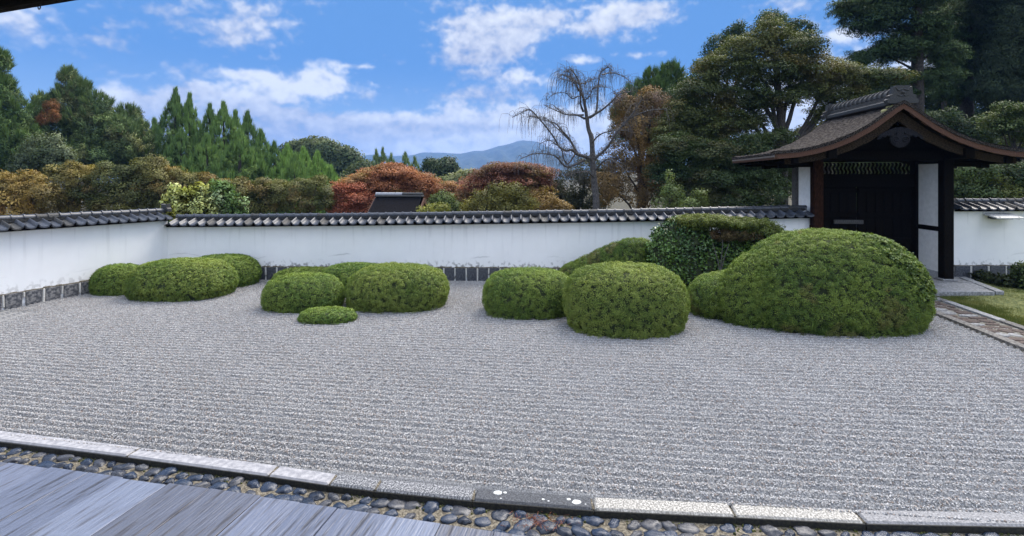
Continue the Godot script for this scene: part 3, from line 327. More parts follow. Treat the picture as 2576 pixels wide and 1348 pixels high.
class Shape:
	var v := PackedVector3Array()
	var n := PackedVector3Array()
	var c := PackedColorArray()
	var uv := PackedVector2Array()
	var i := PackedInt32Array()
	var tint := Color.WHITE

	func put(p: Vector3, nn: Vector3, t := Vector2.ZERO) -> int:
		v.append(p)
		n.append(nn)
		c.append(tint)
		uv.append(t)
		return v.size() - 1

	func tri(a: Vector3, b: Vector3, d: Vector3) -> void:
		var nn := (b - a).cross(d - a).normalized()
		var k := put(a, nn)
		put(b, nn)
		put(d, nn)
		i.append_array([k, k + 2, k + 1])

	# corners counter-clockwise seen from outside
	func quad(a: Vector3, b: Vector3, d: Vector3, e: Vector3, s := Vector2.ONE) -> void:
		var nn := (d - a).cross(e - b).normalized()
		var k := put(a, nn, Vector2.ZERO)
		put(b, nn, Vector2(s.x, 0))
		put(d, nn, s)
		put(e, nn, Vector2(0, s.y))
		i.append_array([k, k + 2, k + 1, k, k + 3, k + 2])

	func box(t: Transform3D, size: Vector3) -> void:
		var h := size / 2
		var p := []
		for k in 8:
			p.append(t * Vector3(h.x if k & 1 else -h.x, h.y if k & 2 else -h.y, h.z if k & 4 else -h.z))
		quad(p[4], p[5], p[7], p[6], Vector2(size.x, size.y))
		quad(p[1], p[0], p[2], p[3], Vector2(size.x, size.y))
		quad(p[5], p[1], p[3], p[7], Vector2(size.z, size.y))
		quad(p[0], p[4], p[6], p[2], Vector2(size.z, size.y))
		quad(p[6], p[7], p[3], p[2], Vector2(size.x, size.z))
		quad(p[0], p[1], p[5], p[4], Vector2(size.x, size.z))

	# a box with chamfered edges
	func block(t: Transform3D, size: Vector3, e: float) -> void:
		var h := size / 2
		var q := func(sx: int, sy: int, sz: int, ax: int) -> Vector3:
			var w := Vector3(h.x - (0.0 if ax == 0 else e), h.y - (0.0 if ax == 1 else e), h.z - (0.0 if ax == 2 else e))
			return t * Vector3(w.x * sx, w.y * sy, w.z * sz)
		for s in [-1, 1]:
			var f := [q.call(s, -1, -1, 0), q.call(s, 1, -1, 0), q.call(s, 1, 1, 0), q.call(s, -1, 1, 0)]
			var g := [q.call(-1, s, -1, 1), q.call(-1, s, 1, 1), q.call(1, s, 1, 1), q.call(1, s, -1, 1)]
			var k := [q.call(-1, -1, s, 2), q.call(1, -1, s, 2), q.call(1, 1, s, 2), q.call(-1, 1, s, 2)]
			for r in [f, g, k]:
				if s == 1:
					quad(r[0], r[1], r[2], r[3])
				else:
					quad(r[3], r[2], r[1], r[0])
			for s2 in [-1, 1]:
				quad(q.call(s, s2, -1, 0), q.call(s, s2, 1, 0), q.call(s, s2, 1, 1), q.call(s, s2, -1, 1))
				quad(q.call(s, -1, s2, 0), q.call(s, 1, s2, 0), q.call(s, 1, s2, 2), q.call(s, -1, s2, 2))
				quad(q.call(-1, s, s2, 1), q.call(1, s, s2, 1), q.call(1, s, s2, 2), q.call(-1, s, s2, 2))
				for s3 in [-1, 1]:
					tri(q.call(s, s2, s3, 0), q.call(s, s2, s3, 1), q.call(s, s2, s3, 2))

	# a round tube through points, its radius given at each
	func tube(pts: Array, radii: Array, sides := 7, caps := true) -> void:
		var m := pts.size()
		var first := v.size()
		var side := Vector3.RIGHT
		for k in m:
			var d: Vector3 = (pts[mini(k + 1, m - 1)] - pts[maxi(k - 1, 0)]).normalized()
			if absf(d.dot(side)) > 0.9:
				side = Vector3.FORWARD
			var a := (side - d * side.dot(d)).normalized()
			side = a
			var b := d.cross(a)
			for s in sides + 1:
				var w := TAU * s / sides
				var o := a * cos(w) + b * sin(w)
				put(pts[k] + o * radii[k], o, Vector2(float(s) / sides, float(k)))
		var row := sides + 1
		for k in m - 1:
			for s in sides:
				var p := first + k * row + s
				i.append_array([p, p + row, p + 1, p + 1, p + row, p + row + 1])
		if caps:
			for k in [0, m - 1]:
				var d: Vector3 = (pts[k] - pts[1 if k == 0 else m - 2]).normalized()
				var mid := put(pts[k], d)
				for s in sides:
					var p := put(v[first + k * row + s], d)
					put(v[first + k * row + s + 1], d)
					i.append_array([mid, p, p + 1] if k == 0 else [mid, p + 1, p])

	# rows of points as one smooth sheet; rows run away from the first, points to the right
	func sheet(rows: Array, uvs := Vector2.ONE) -> void:
		var w: int = rows[0].size()
		var first := v.size()
		for r in rows.size():
			for k in w:
				var dx: Vector3 = rows[r][mini(k + 1, w - 1)] - rows[r][maxi(k - 1, 0)]
				var dz: Vector3 = rows[mini(r + 1, rows.size() - 1)][k] - rows[maxi(r - 1, 0)][k]
				put(rows[r][k], dx.cross(dz).normalized(), Vector2(float(k) / (w - 1), float(r) / (rows.size() - 1)) * uvs)
		for r in rows.size() - 1:
			for k in w - 1:
				var p := first + r * w + k
				i.append_array([p, p + w, p + 1, p + 1, p + w, p + w + 1])

	# an upright prism on a convex outline (counter-clockwise from above), its top edge chamfered
	func prism(outline: Array, low: float, high: float, e: float) -> void:
		var mid := Vector2.ZERO
		for p in outline:
			mid += p / outline.size()
		var m := outline.size()
		var top := []
		for p in outline:
			top.append(p + (mid - p).normalized() * e)
		var at := func(p: Vector2, y: float) -> Vector3: return Vector3(p.x, y, p.y)
		for k in m:
			var l := (k + 1) % m
			quad(at.call(outline[k], low), at.call(outline[l], low), at.call(outline[l], high - e), at.call(outline[k], high - e))
			quad(at.call(outline[k], high - e), at.call(outline[l], high - e), at.call(top[l], high), at.call(top[k], high))
		for k in range(1, m - 1):
			tri(at.call(top[0], high), at.call(top[k], high), at.call(top[k + 1], high))

	# a flat outline in x and y given a depth along z, from z = back to z = front
	func plate(outline: PackedVector2Array, back: float, front: float) -> void:
		var m := outline.size()
		if Geometry2D.is_polygon_clockwise(outline):
			outline.reverse()
		var at := func(p: Vector2, z: float) -> Vector3: return Vector3(p.x, p.y, z)
		for k in m:
			var l := (k + 1) % m
			quad(at.call(outline[l], front), at.call(outline[k], front), at.call(outline[k], back), at.call(outline[l], back))
		var cut := Geometry2D.triangulate_polygon(outline)
		for k in range(0, cut.size(), 3):
			var a: Vector2 = outline[cut[k]]
			var b: Vector2 = outline[cut[k + 1]]
			var d: Vector2 = outline[cut[k + 2]]
			if (b - a).cross(d - a) < 0:
				var w := b
				b = d
				d = w
			tri(at.call(a, front), at.call(b, front), at.call(d, front))
			tri(at.call(a, back), at.call(d, back), at.call(b, back))

	func mesh() -> ArrayMesh:
		var a := []
		a.resize(Mesh.ARRAY_MAX)
		a[Mesh.ARRAY_VERTEX] = v
		a[Mesh.ARRAY_NORMAL] = n
		a[Mesh.ARRAY_COLOR] = c
		a[Mesh.ARRAY_TEX_UV] = uv
		a[Mesh.ARRAY_INDEX] = i
		var m := ArrayMesh.new()
		m.add_surface_from_arrays(Mesh.PRIMITIVE_TRIANGLES, a)
		return m


func spot(x := 0.0, y := 0.0, z := 0.0, turn := 0.0) -> Transform3D:
	return Transform3D(Basis(Vector3.UP, turn), Vector3(x, y, z))


# ------------------------------------------------------------------ naming things

func numbered(called: String) -> String:
	var k: int = used.get(called, 0)
	used[called] = k + 1
	return called if k == 0 else "%s_%03d" % [called, k]


func tag(o: Node, label: String, category: String, group := "", kind := "") -> Node:
	o.set_meta("label", label)
	if category:
		o.set_meta("category", category)
	if group:
		o.set_meta("group", group)
	if kind:
		o.set_meta("kind", kind)
	return o


func thing(called: String, label: String, category: String, at := Vector3.ZERO, turn := 0.0, group := "", kind := "") -> Node3D:
	var o := Node3D.new()
	o.name = numbered(called)
	add_child(o)
	o.position = at
	o.rotation.y = turn
	tag(o, label, category, group, kind)
	return o


func part(called: String, mesh: Mesh, m: Material, parent: Node3D, at := Transform3D(), kind := "") -> MeshInstance3D:
	var o := MeshInstance3D.new()
	o.name = called if parent != self else numbered(called)
	o.mesh = mesh
	o.material_override = m
	o.transform = at
	if kind:
		o.set_meta("kind", kind)
	parent.add_child(o, true)
	return o


func scatter(called: String, mesh: Mesh, m: Material, where: Array, tints: Array, parent: Node3D) -> MultiMeshInstance3D:
	var mm := MultiMesh.new()
	mm.transform_format = MultiMesh.TRANSFORM_3D
	mm.use_colors = true
	mm.mesh = mesh
	mm.instance_count = where.size()
	for k in where.size():
		mm.set_instance_transform(k, where[k])
		mm.set_instance_color(k, tints[k])
	var o := MultiMeshInstance3D.new()
	o.name = called if parent != self else numbered(called)
	o.multimesh = mm
	o.material_override = m
	o.set_meta("kind", "stuff")
	parent.add_child(o, true)
	return o


# ------------------------------------------------------------------ materials

func lin(r: float, g: float, b: float) -> Color:
	return Color(r, g, b).linear_to_srgb()


func plain(col: Color, roughness := 0.8, spec := 0.5) -> StandardMaterial3D:
	var m := StandardMaterial3D.new()
	m.albedo_color = col
	m.roughness = roughness
	m.metallic_specular = spec
	m.vertex_color_use_as_albedo = true
	return m


func noise_tex(sd: int, freq: float, octaves: int, stops: Array, size := 512, stretch := 1.0) -> NoiseTexture2D:
	var f := FastNoiseLite.new()
	f.seed = sd
	f.noise_type = FastNoiseLite.TYPE_SIMPLEX_SMOOTH
	f.frequency = freq
	f.fractal_octaves = octaves
	f.fractal_gain = 0.55
	var t := NoiseTexture2D.new()
	t.width = size
	t.height = int(size * stretch)
	t.seamless = true
	t.noise = f
	if stops:
		var g := Gradient.new()
		g.offsets = PackedFloat32Array(stops.map(func(s): return s[0]))
		g.colors = PackedColorArray(stops.map(func(s): return s[1]))
		t.color_ramp = g
	return t


# mottled colour and fine relief laid on by position
func mottled(sd: int, dark: Color, light: Color, scale: Vector3, roughness := 0.8, bump := 0.0, octaves := 5, freq := 0.02, in_world := false) -> StandardMaterial3D:
	var m := plain(Color.WHITE, roughness)
	m.albedo_texture = noise_tex(sd, freq, octaves, [[0.25, dark], [0.5, dark.lerp(light, 0.5)], [0.75, light]])
	m.uv1_triplanar = true
	m.uv1_world_triplanar = in_world
	m.uv1_scale = scale
	if bump > 0:
		m.heightmap_enabled = true
		m.heightmap_scale = bump
		m.heightmap_texture = noise_tex(sd + 1, freq * 2, octaves, [])
	return m


func leafy(roughness := 0.55, glow := 0.35) -> StandardMaterial3D:
	var m := plain(Color.WHITE, roughness, 0.4)
	m.backlight_enabled = true
	m.backlight = Color(glow, glow, glow * 0.7)
	return m


func make_materials() -> void:
	M.tile = mottled(11, lin(0.0216, 0.0252, 0.03312), lin(0.054, 0.0612, 0.07742), Vector3(3, 3, 3), 0.42, 0.1)
	M.tile.metallic_specular = 0.5
	M.tile_old = mottled(12, lin(0.0135, 0.01425, 0.01575), lin(0.045, 0.045, 0.0435), Vector3(4, 4, 4), 0.6, 0.4)
	M.skirt = mottled(13, lin(0.03105, 0.0345, 0.04485), lin(0.1035, 0.1069, 0.1173), Vector3(1.7, 1.7, 1.7), 0.5, 0.15)
	M.skirt_pale = mottled(72, lin(0.045, 0.047, 0.055), lin(0.22, 0.215, 0.21), Vector3(1.3, 1.3, 1.3), 0.7, 0.2)
	M.joint = mottled(14, lin(0.45, 0.43, 0.38), lin(0.75, 0.73, 0.7), Vector3(5, 5, 5), 0.9, 0.3)
	M.timber = mottled(15, lin(0.003, 0.0025, 0.00225), lin(0.01, 0.0075, 0.006), Vector3(6, 1, 6), 0.75, 0.2)
	M.timber_red = mottled(16, lin(0.0104, 0.00455, 0.0026), lin(0.039, 0.0156, 0.00845), Vector3(5, 0.8, 5), 0.7, 0.2)
	M.timber_grey = mottled(17, lin(0.04, 0.038, 0.038), lin(0.1, 0.095, 0.095), Vector3(6, 1, 6), 0.8, 0.2)
	M.fascia = mottled(18, lin(0.042, 0.0154, 0.0077), lin(0.154, 0.07, 0.0385), Vector3(3, 14, 3), 0.8, 0.5)
	M.thatch = mottled(19, lin(0.012, 0.01, 0.0085), lin(0.105, 0.092, 0.084), Vector3(3.2, 3.2, 0.7), 0.9, 2.5, 6, 0.016)
	M.plaster = mottled(20, lin(0.7844, 0.7844, 0.7738), lin(0.8692, 0.8692, 0.8586), Vector3(0.7, 0.7, 0.7), 0.9, 0.08, 4)
	M.render_grey = mottled(21, lin(0.3, 0.31, 0.33), lin(0.42, 0.43, 0.45), Vector3(2, 2, 2), 0.9, 0.1)
	M.granite = mottled(22, lin(0.2252, 0.2252, 0.2399), lin(0.3623, 0.3574, 0.3672), Vector3(1.6, 1.6, 1.6), 0.75, 0.2, 6, 0.02)
	M.granite_cream = mottled(23, lin(0.1426, 0.1361, 0.1231), lin(0.5508, 0.5314, 0.486), Vector3(2.2, 2.2, 2.2), 0.75, 0.3, 5, 0.05)
	M.granite_grey = mottled(24, lin(0.1224, 0.1224, 0.1285), lin(0.306, 0.306, 0.3121), Vector3(2.2, 2.2, 2.2), 0.75, 0.3, 5, 0.05)
	M.granite_mixed = mottled(25, lin(0.036, 0.039, 0.045), lin(0.372, 0.372, 0.378), Vector3(3.5, 3.5, 3.5), 0.75, 0.35, 5, 0.03)
	M.granite_dark = mottled(26, lin(0.025, 0.028, 0.034), lin(0.09, 0.095, 0.105), Vector3(3.5, 3.5, 3.5), 0.7, 0.35, 5, 0.03)
	M.lichen = mottled(27, lin(0.4, 0.416, 0.4), lin(0.6, 0.608, 0.592), Vector3(9, 9, 9), 0.95)
	M.slab = mottled(28, lin(0.1125, 0.1125, 0.1125), lin(0.27, 0.27, 0.27), Vector3(1.5, 1.5, 1.5), 0.75, 0.4)
	M.mortar = mottled(29, lin(0.078, 0.066, 0.045), lin(0.252, 0.222, 0.168), Vector3(3, 3, 3), 0.95, 1.0)
	M.mortar_pale = mottled(30, lin(0.099, 0.09, 0.0675), lin(0.225, 0.2115, 0.171), Vector3(2.5, 2.5, 2.5), 0.95, 0.8)
	M.cobbles = []
	for q in [[0.01, 0.018, 0.036, 0.022, 0.04, 0.078], [0.014, 0.022, 0.04, 0.03, 0.046, 0.08], [0.01, 0.014, 0.024, 0.02, 0.028, 0.046], [0.03, 0.032, 0.04, 0.062, 0.066, 0.078]]:
		M.cobbles.append(mottled(31 + M.cobbles.size() * 2, lin(q[0], q[1], q[2]), lin(q[3], q[4], q[5]), Vector3(1, 1, 1), 0.24, 0.12))
	M.timber_brown = mottled(64, lin(0.014, 0.01, 0.007), lin(0.06, 0.043, 0.028), Vector3(2, 6, 2), 0.75, 0.2)
	M.timber_carved = mottled(65, lin(0.008, 0.008, 0.01), lin(0.026, 0.026, 0.03), Vector3(4, 4, 4), 0.7, 0.2)
	M.fascia_pale = mottled(66, lin(0.14, 0.11, 0.09), lin(0.32, 0.28, 0.25), Vector3(3, 8, 3), 0.85, 0.4)
	M.slab_pale = mottled(67, lin(0.154, 0.154, 0.154), lin(0.315, 0.315, 0.315), Vector3(1.5, 1.5, 1.5), 0.75, 0.4)
	M.flag = mottled(32, lin(0.033, 0.021, 0.0168), lin(0.102, 0.066, 0.051), Vector3(3, 3, 3), 0.75, 0.6)
	M.soil = mottled(33, lin(0.03, 0.028, 0.016), lin(0.09, 0.08, 0.045), Vector3(0.35, 0.35, 0.35), 0.95, 1.0, 5, 0.02, true)
	M.moss = mottled(34, lin(0.06, 0.08, 0.015), lin(0.2, 0.2, 0.06), Vector3(0.8, 0.8, 0.8), 0.95, 1.5, 6, 0.02, true)
	M.bed = mottled(35, lin(0.11, 0.11, 0.11), lin(0.4, 0.4, 0.4), Vector3(3.1, 3.1, 3.1), 0.95, 0.6, 6, 0.05, true)
	M.grain = plain(Color.WHITE, 0.85)
	M.wood_deck = []
	for k in 4:
		var m := plain(Color.WHITE, 0.42, 0.55)
		var d := [lin(0.0336, 0.0336, 0.0408), lin(0.0576, 0.0576, 0.0696), lin(0.0432, 0.0398, 0.0432), lin(0.072, 0.0744, 0.0912)][k] as Color
		var l := [lin(0.105, 0.122, 0.172), lin(0.128, 0.146, 0.2), lin(0.09, 0.099, 0.13), lin(0.142, 0.165, 0.225)][k] as Color
		m.albedo_texture = noise_tex(40 + k, 0.012, 6, [[0.16, d], [0.36, d.lerp(l, 0.75)], [0.6, l], [0.85, l.lerp(d, 0.3)]], 512)
		m.uv1_triplanar = true
		m.uv1_scale = Vector3(3.2, 3.2, 0.32)
		m.heightmap_enabled = true
		m.heightmap_scale = 0.25
		m.heightmap_texture = noise_tex(50 + k, 0.03, 5, [])
		M.wood_deck.append(m)
	M.shingle = mottled(68, lin(0.0063, 0.00588, 0.00672), lin(0.0189, 0.01764, 0.01932), Vector3(1, 5, 5), 0.9, 0.8)
	M.edging = mottled(71, lin(0.06, 0.055, 0.05), lin(0.2, 0.19, 0.175), Vector3(1.8, 1.8, 1.8), 0.85, 0.5)
	for k in [M.timber, M.timber_red, M.timber_brown, M.timber_carved, M.thatch, M.shingle]:
		k.metallic_specular = 0.15
	M.bark = mottled(60, lin(0.02, 0.017, 0.014), lin(0.075, 0.062, 0.052), Vector3(2, 0.7, 2), 0.9, 2.0)
	M.bark_grey = mottled(61, lin(0.04781, 0.04462, 0.0425), lin(0.1487, 0.1381, 0.1328), Vector3(2, 0.7, 2), 0.9, 1.5)
	M.core = plain(Color.WHITE, 0.95)
	M.leaf = leafy(0.55, 0.8)
	M.leaf_gloss = leafy(0.3, 0.15)
	M.needle = leafy(0.65, 0.45)
	M.dead_leaf = leafy(0.7, 0.6)
	M.forest = mottled(62, lin(0.012, 0.03, 0.016), lin(0.06, 0.066, 0.03), Vector3(0.004, 0.004, 0.004), 1.0, 0.0, 6, 0.03, true)
	M.metal_pale = mottled(63, lin(0.42, 0.42, 0.4), lin(0.6, 0.6, 0.58), Vector3(3, 3, 3), 0.45)
	M.kerb_shadow = mottled(70, lin(0.006, 0.006, 0.006), lin(0.03, 0.028, 0.018), Vector3(3, 3, 3), 0.8)  # near black, the painted shadow line below the kerb
	M.black_iron = plain(lin(0.02, 0.02, 0.025), 0.5)
	M.tile_pale = mottled(69, lin(0.192, 0.204, 0.228), lin(0.432, 0.444, 0.48), Vector3(3, 3, 3), 0.6, 0.3)

# ------------------------------------------------------------------ the sky

# clouds low over the mountain: azimuth and elevation in degrees, half widths, weight, how white
func cloud_list() -> Array:
	return [
		[-43.704, 12.389, 1.843, 1.338, 0.9, 0.62], [-38.186, 12.114, 1.634, 1.905, 0.5, 0.3], [-33.715, 15.213, 2.592, 1.466, 0.55, 0.35], [-27.004, 15.513, 3.149, 2.16, 0.85, 0.55], [-28.895, 13.628, 1.689, 1.003, 0.5, 0.4],
		[-27.179, 10.316, 2.616, 0.431, 1.0, 0.95], [-23.768, 9.355, 5.537, 0.807, 1.15, 1.0], [-20.363, 10.7, 2.324, 0.992, 1.0, 0.95], [-17.002, 11.841, 1.814, 0.253, 0.8, 0.9], [-26.477, 8.305, 3.884, 0.473, 0.8, 0.95], [-19.388, 9.677, 1.569, 0.748, 0.7, 0.9], [-24.319, 8.138, 2.013, 0.321, 0.7, 0.9],
		[-37.638, 7.118, 1.382, 0.977, 1.0, 0.95], [-34.621, 6.787, 3.582, 1.233, 1.0, 0.5], [-31.847, 8.364, 1.59, 0.824, 0.8, 0.25], [-29.232, 7.457, 3.021, 0.692, 0.8, 0.75], [-27.872, 6.402, 5.855, 1.325, 1.1, 0.3], [-36.373, 5.308, 2.572, 1.207, 1.0, 0.5], [-24.684, 6.183, 2.547, 0.881, 0.8, 0.55],
		[-23.583, 4.836, 7.034, 1.454, 1.1, 0.28], [-18.6, 4.377, 6.334, 1.671, 1.1, 0.28], [-29.232, 4.605, 4.028, 1.538, 0.9, 0.4], [-33.409, 3.674, 3.685, 1.84, 0.8, 0.5], [-16.598, 2.954, 4.857, 0.676, 1.0, 0.6], [-16.396, 2.62, 2.434, 0.338, 1.1, 1.0],
		[-3.192, 15.66, 3.866, 2.42, 1.05, 0.62], [0.11, 16.294, 3.526, 1.851, 1.0, 0.66], [4.289, 17.378, 2.016, 1.055, 0.9, 0.6], [-5.601, 13.351, 2.401, 1.316, 0.8, 0.4], [-6.473, 16.599, 1.741, 0.788, 0.4, 0.4], [-1.652, 14.238, 3.083, 1.322, 0.7, 0.45],
		[11.416, 17.1, 3.388, 1.728, 1.1, 0.7], [15.171, 17.473, 2.669, 0.851, 0.9, 0.6], [8.854, 15.909, 2.151, 0.871, 0.7, 0.5], [7.125, 12.898, 1.562, 0.35, 0.9, 0.9], [13.725, 13.205, 1.747, 0.3, 0.75, 0.8],
		[0.771, 11.012, 2.732, 0.749, 0.95, 0.9], [-3.192, 9.377, 4.833, 0.968, 0.7, 0.25], [-2.972, 11.507, 2.637, 0.616, 0.5, 0.3], [-13.725, 12.636, 1.664, 0.428, 0.25, 0.5], [-15.376, 8.853, 1.639, 0.595, 0.3, 0.2], [-32.164, 10.333, 1.421, 0.746, 0.35, 0.3],
		[-13.099, 6.582, 4.181, 0.558, 1.05, 0.95], [-6.473, 7.489, 1.828, 0.963, 1.15, 0.85], [-10.779, 5.525, 8.081, 0.953, 1.05, 0.3], [0.11, 7.016, 4.187, 0.97, 1.1, 0.8], [2.752, 5.704, 5.277, 1.981, 1.15, 0.8], [-6.038, 4.374, 10.025, 1.052, 1.15, 0.97], [-12.05, 3.616, 5.058, 0.776, 1.1, 0.9], [-12.05, 4.516, 2.529, 0.431, 0.8, 0.3], [-2.533, 5.792, 3.519, 0.396, 0.8, 0.3],
		[-4.727, 3.159, 8.755, 0.703, 1.1, 0.97], [6.256, 4.373, 5.226, 2.191, 1.1, 0.85], [13.517, 5.129, 7.083, 2.143, 1.0, 0.8], [24.866, 6.372, 7.982, 2.799, 1.0, 0.85], [33.563, 7.305, 9.181, 2.938, 1.0, 0.9], [28.044, 16.453, 2.747, 1.167, 0.55, 0.5], [32.635, 13.303, 1.875, 0.817, 1.0, 0.95], [28.726, 10.696, 3.05, 0.773, 0.5, 0.8], [39.259, 10.791, 4.228, 2.048, 0.8, 0.7], [-6.908, 18.376, 3.475, 0.525, 0.3, 0.4], [-20.556, 17.396, 1.932, 0.495, 0.35, 0.4],
	]


func sky_picture() -> ImageTexture:
	var w := 3072
	var h := 1536
	var veil := FastNoiseLite.new()
	veil.seed = 5
	veil.frequency = 1.3
	veil.fractal_octaves = 5
	var small := Image.create(w / 4, h / 4, false, Image.FORMAT_RGBF)
	for y in h / 4:
		var up := (0.5 - (y + 0.5) / (h / 4.0)) * PI
		for x in w / 4:
			var c := Color(0.16, 0.18, 0.2)
			if up > -0.02:
				var a := (float(x) + 0.5) / (w / 4.0) * TAU - PI
				var e := maxf(up, 0.0)
				c = air(e)
				var d := Vector3(sin(a) * cos(e), sin(e) * 2.2, -cos(a) * cos(e))
				var k := veil.get_noise_3dv(d * 1.2) + 0.25 * veil.get_noise_3dv(d * 4.0)
				var there := smoothstep(-0.25, 0.2, k)
				var framed := smoothstep(58.0, 50.0, absf(rad_to_deg(a))) * smoothstep(30.0, 22.0, rad_to_deg(e))
				c = c.lerp(cloud(clampf(0.75 + k, 0.3, 1.0)) * lerpf(lerpf(1.25, 3.3, smoothstep(11.0, 40.0, rad_to_deg(e))), 1.0, framed), there * 0.9 * (1.0 - framed))  # clouds outside the view are brightened to lift the shaded wall
			small.set_pixel(x, y, c)
	small.resize(w, h, Image.INTERPOLATE_CUBIC)
	var fine := FastNoiseLite.new()
	fine.seed = 9
	fine.frequency = 0.34
	fine.fractal_octaves = 5
	fine.domain_warp_enabled = true
	fine.domain_warp_amplitude = 2.0
	fine.domain_warp_frequency = 0.3
	var list := cloud_list()
	var per := w / 360.0
	var x0 := int((180 - 58) * per)
	var x1 := int((180 + 58) * per)
	var y0 := int((90 - 30) * per)
	var wide := x1 - x0
	var tall := h / 2 - y0
	var dens := PackedFloat32Array()
	var white := PackedFloat32Array()
	dens.resize(wide * tall)
	white.resize(wide * tall)
	for q in list:
		var cx: float = (180.0 + q[0]) * per - x0
		var cy: float = (90.0 - q[1]) * per - y0
		var rx: float = maxf(q[2] * per, 2.0)
		var ry: float = maxf(q[3] * per, 1.5)
		for y in range(maxi(0, int(cy - ry * 2.3)), mini(tall, int(cy + ry * 2.3))):
			for x in range(maxi(0, int(cx - rx * 2.3)), mini(wide, int(cx + rx * 2.3))):
				var dx := (x - cx) / rx
				var dy := (y - cy) / ry
				var g: float = q[4] * exp(-0.85 * (dx * dx + dy * dy))
				dens[y * wide + x] += g
				white[y * wide + x] += g * clampf(q[5] - 0.12 * dy, 0.0, 1.0)
	for y in tall:
		for x in wide:
			var g := dens[y * wide + x]
			if g < 0.06:
				continue
			var f := fine.get_noise_2d((x + x0) / per, (y + y0) / per * 1.7)
			var f2 := fine.get_noise_2d((x + x0) / per * 3.0 + 70.0, (y + y0) / per * 4.0)
			var a := smoothstep(0.1, 1.15, minf(g, 1.15) + 0.62 * f + 0.3 * f2 + 0.1 * (white[y * wide + x] / g - 0.5))
			var b := clampf(white[y * wide + x] / g + 0.4 * f + 0.2 * f2, 0.0, 1.0)
			small.set_pixel(x + x0, y + y0, small.get_pixel(x + x0, y + y0).lerp(cloud(b), a * 0.92))
	return ImageTexture.create_from_image(small)


func air(e: float) -> Color:
	var low := Color(0.46, 0.68, 0.96)
	var mid := Color(0.145, 0.37, 0.83)
	var top := Color(0.085, 0.24, 0.66)
	var t := rad_to_deg(e)
	return low.lerp(mid, smoothstep(0.0, 13.0, t)).lerp(top, smoothstep(14.0, 70.0, t)) * 0.285


func cloud(b: float) -> Color:
	return Color(0.1, 0.122, 0.19).lerp(Color(0.29, 0.305, 0.33), b)


# ------------------------------------------------------------------ foliage

func ball() -> Vector3:
	var p := Vector3(rng.randf_range(-1, 1), rng.randf_range(-1, 1), rng.randf_range(-1, 1))
	while p.length_squared() > 1.0:
		p = Vector3(rng.randf_range(-1, 1), rng.randf_range(-1, 1), rng.randf_range(-1, 1))
	return p


# a spray of separate leaves
func leaf_spray(count: int, size: Vector3, long: float, wide: float, up: float, soft := 0.5) -> ArrayMesh:
	var s := Shape.new()
	for k in count:
		var p := ball()
		var nn := (p * (1.0 - up) + Vector3.UP * up + ball() * 0.7).normalized()
		var d := nn.cross(ball() + Vector3(0.01, 0, 0)).normalized()
		var e := nn.cross(d)
		var l := long * rng.randf_range(0.7, 1.2)
		var w := wide * rng.randf_range(0.8, 1.15)
		var b := rng.randf_range(0.82, 1.18)
		s.tint = Color(b, b * rng.randf_range(0.96, 1.04), b * rng.randf_range(0.9, 1.1))
		var o := p * size
		s.quad(o - d * l * 0.5, o - e * w * 0.5 + nn * w * 0.18 + d * l * 0.06, o + d * l * 0.5 - nn * l * 0.1, o + e * w * 0.5 + nn * w * 0.18 + d * l * 0.06)
		# the many tiny facets of a real spray share its overall facing
		for j in range(s.n.size() - 4, s.n.size()):
			var own: Vector3 = s.n[j] * (1.0 if s.n[j].y >= 0.0 else -1.0)
			s.n[j] = own.lerp((p + Vector3.UP * 0.8).normalized(), soft).normalized()
	return s.mesh()


# a plume of narrow needled shoots that fan out about +y
func needle_plume(count: int, size: float, long: float, wide: float, fan: float) -> ArrayMesh:
	var s := Shape.new()
	for k in count:
		var p := ball() * size
		var d := (Vector3.UP + ball() * fan).normalized()
		var e := d.cross(ball() + Vector3(0.01, 0, 0)).normalized()
		var l := long * rng.randf_range(0.6, 1.2)
		var b := rng.randf_range(0.65, 1.3)
		s.tint = Color(b, b, b * rng.randf_range(0.85, 1.1))
		s.quad(p, p + d * l * 0.45 - e * wide, p + d * l, p + d * l * 0.45 + e * wide)
	return s.mesh()


func make_clumps() -> void:
	clumps.azalea = leaf_spray(30, Vector3(0.042, 0.03, 0.042), 0.02, 0.0095, 0.4, 0.45)
	clumps.azalea_fine = leaf_spray(32, Vector3(0.05, 0.028, 0.05), 0.023, 0.011, 0.45, 0.55)
	clumps.camellia = leaf_spray(18, Vector3(0.1, 0.07, 0.1), 0.075, 0.034, 0.4, 0.3)
	clumps.maple = leaf_spray(64, Vector3(0.34, 0.13, 0.34), 0.082, 0.06, 0.7, 0.55)
	clumps.maple_near = leaf_spray(76, Vector3(0.36, 0.1, 0.36), 0.07, 0.048, 0.75, 0.55)
	clumps.broad = leaf_spray(54, Vector3(0.3, 0.24, 0.3), 0.1, 0.066, 0.35, 0.55)
	clumps.big_leaf = leaf_spray(22, Vector3(0.2, 0.2, 0.2), 0.15, 0.075, 0.2, 0.3)
	clumps.far_broad = leaf_spray(60, Vector3(0.75, 0.5, 0.75), 0.24, 0.17, 0.35, 0.6)
	clumps.puff = leaf_spray(90, Vector3(0.3, 0.26, 0.3), 0.17, 0.022, 0.25, 0.6)
	clumps.tip = needle_plume(26, 0.07, 0.55, 0.018, 0.3)
	clumps.cedar_fan = leaf_spray(80, Vector3(0.34, 0.12, 0.34), 0.15, 0.026, 0.6, 0.5)


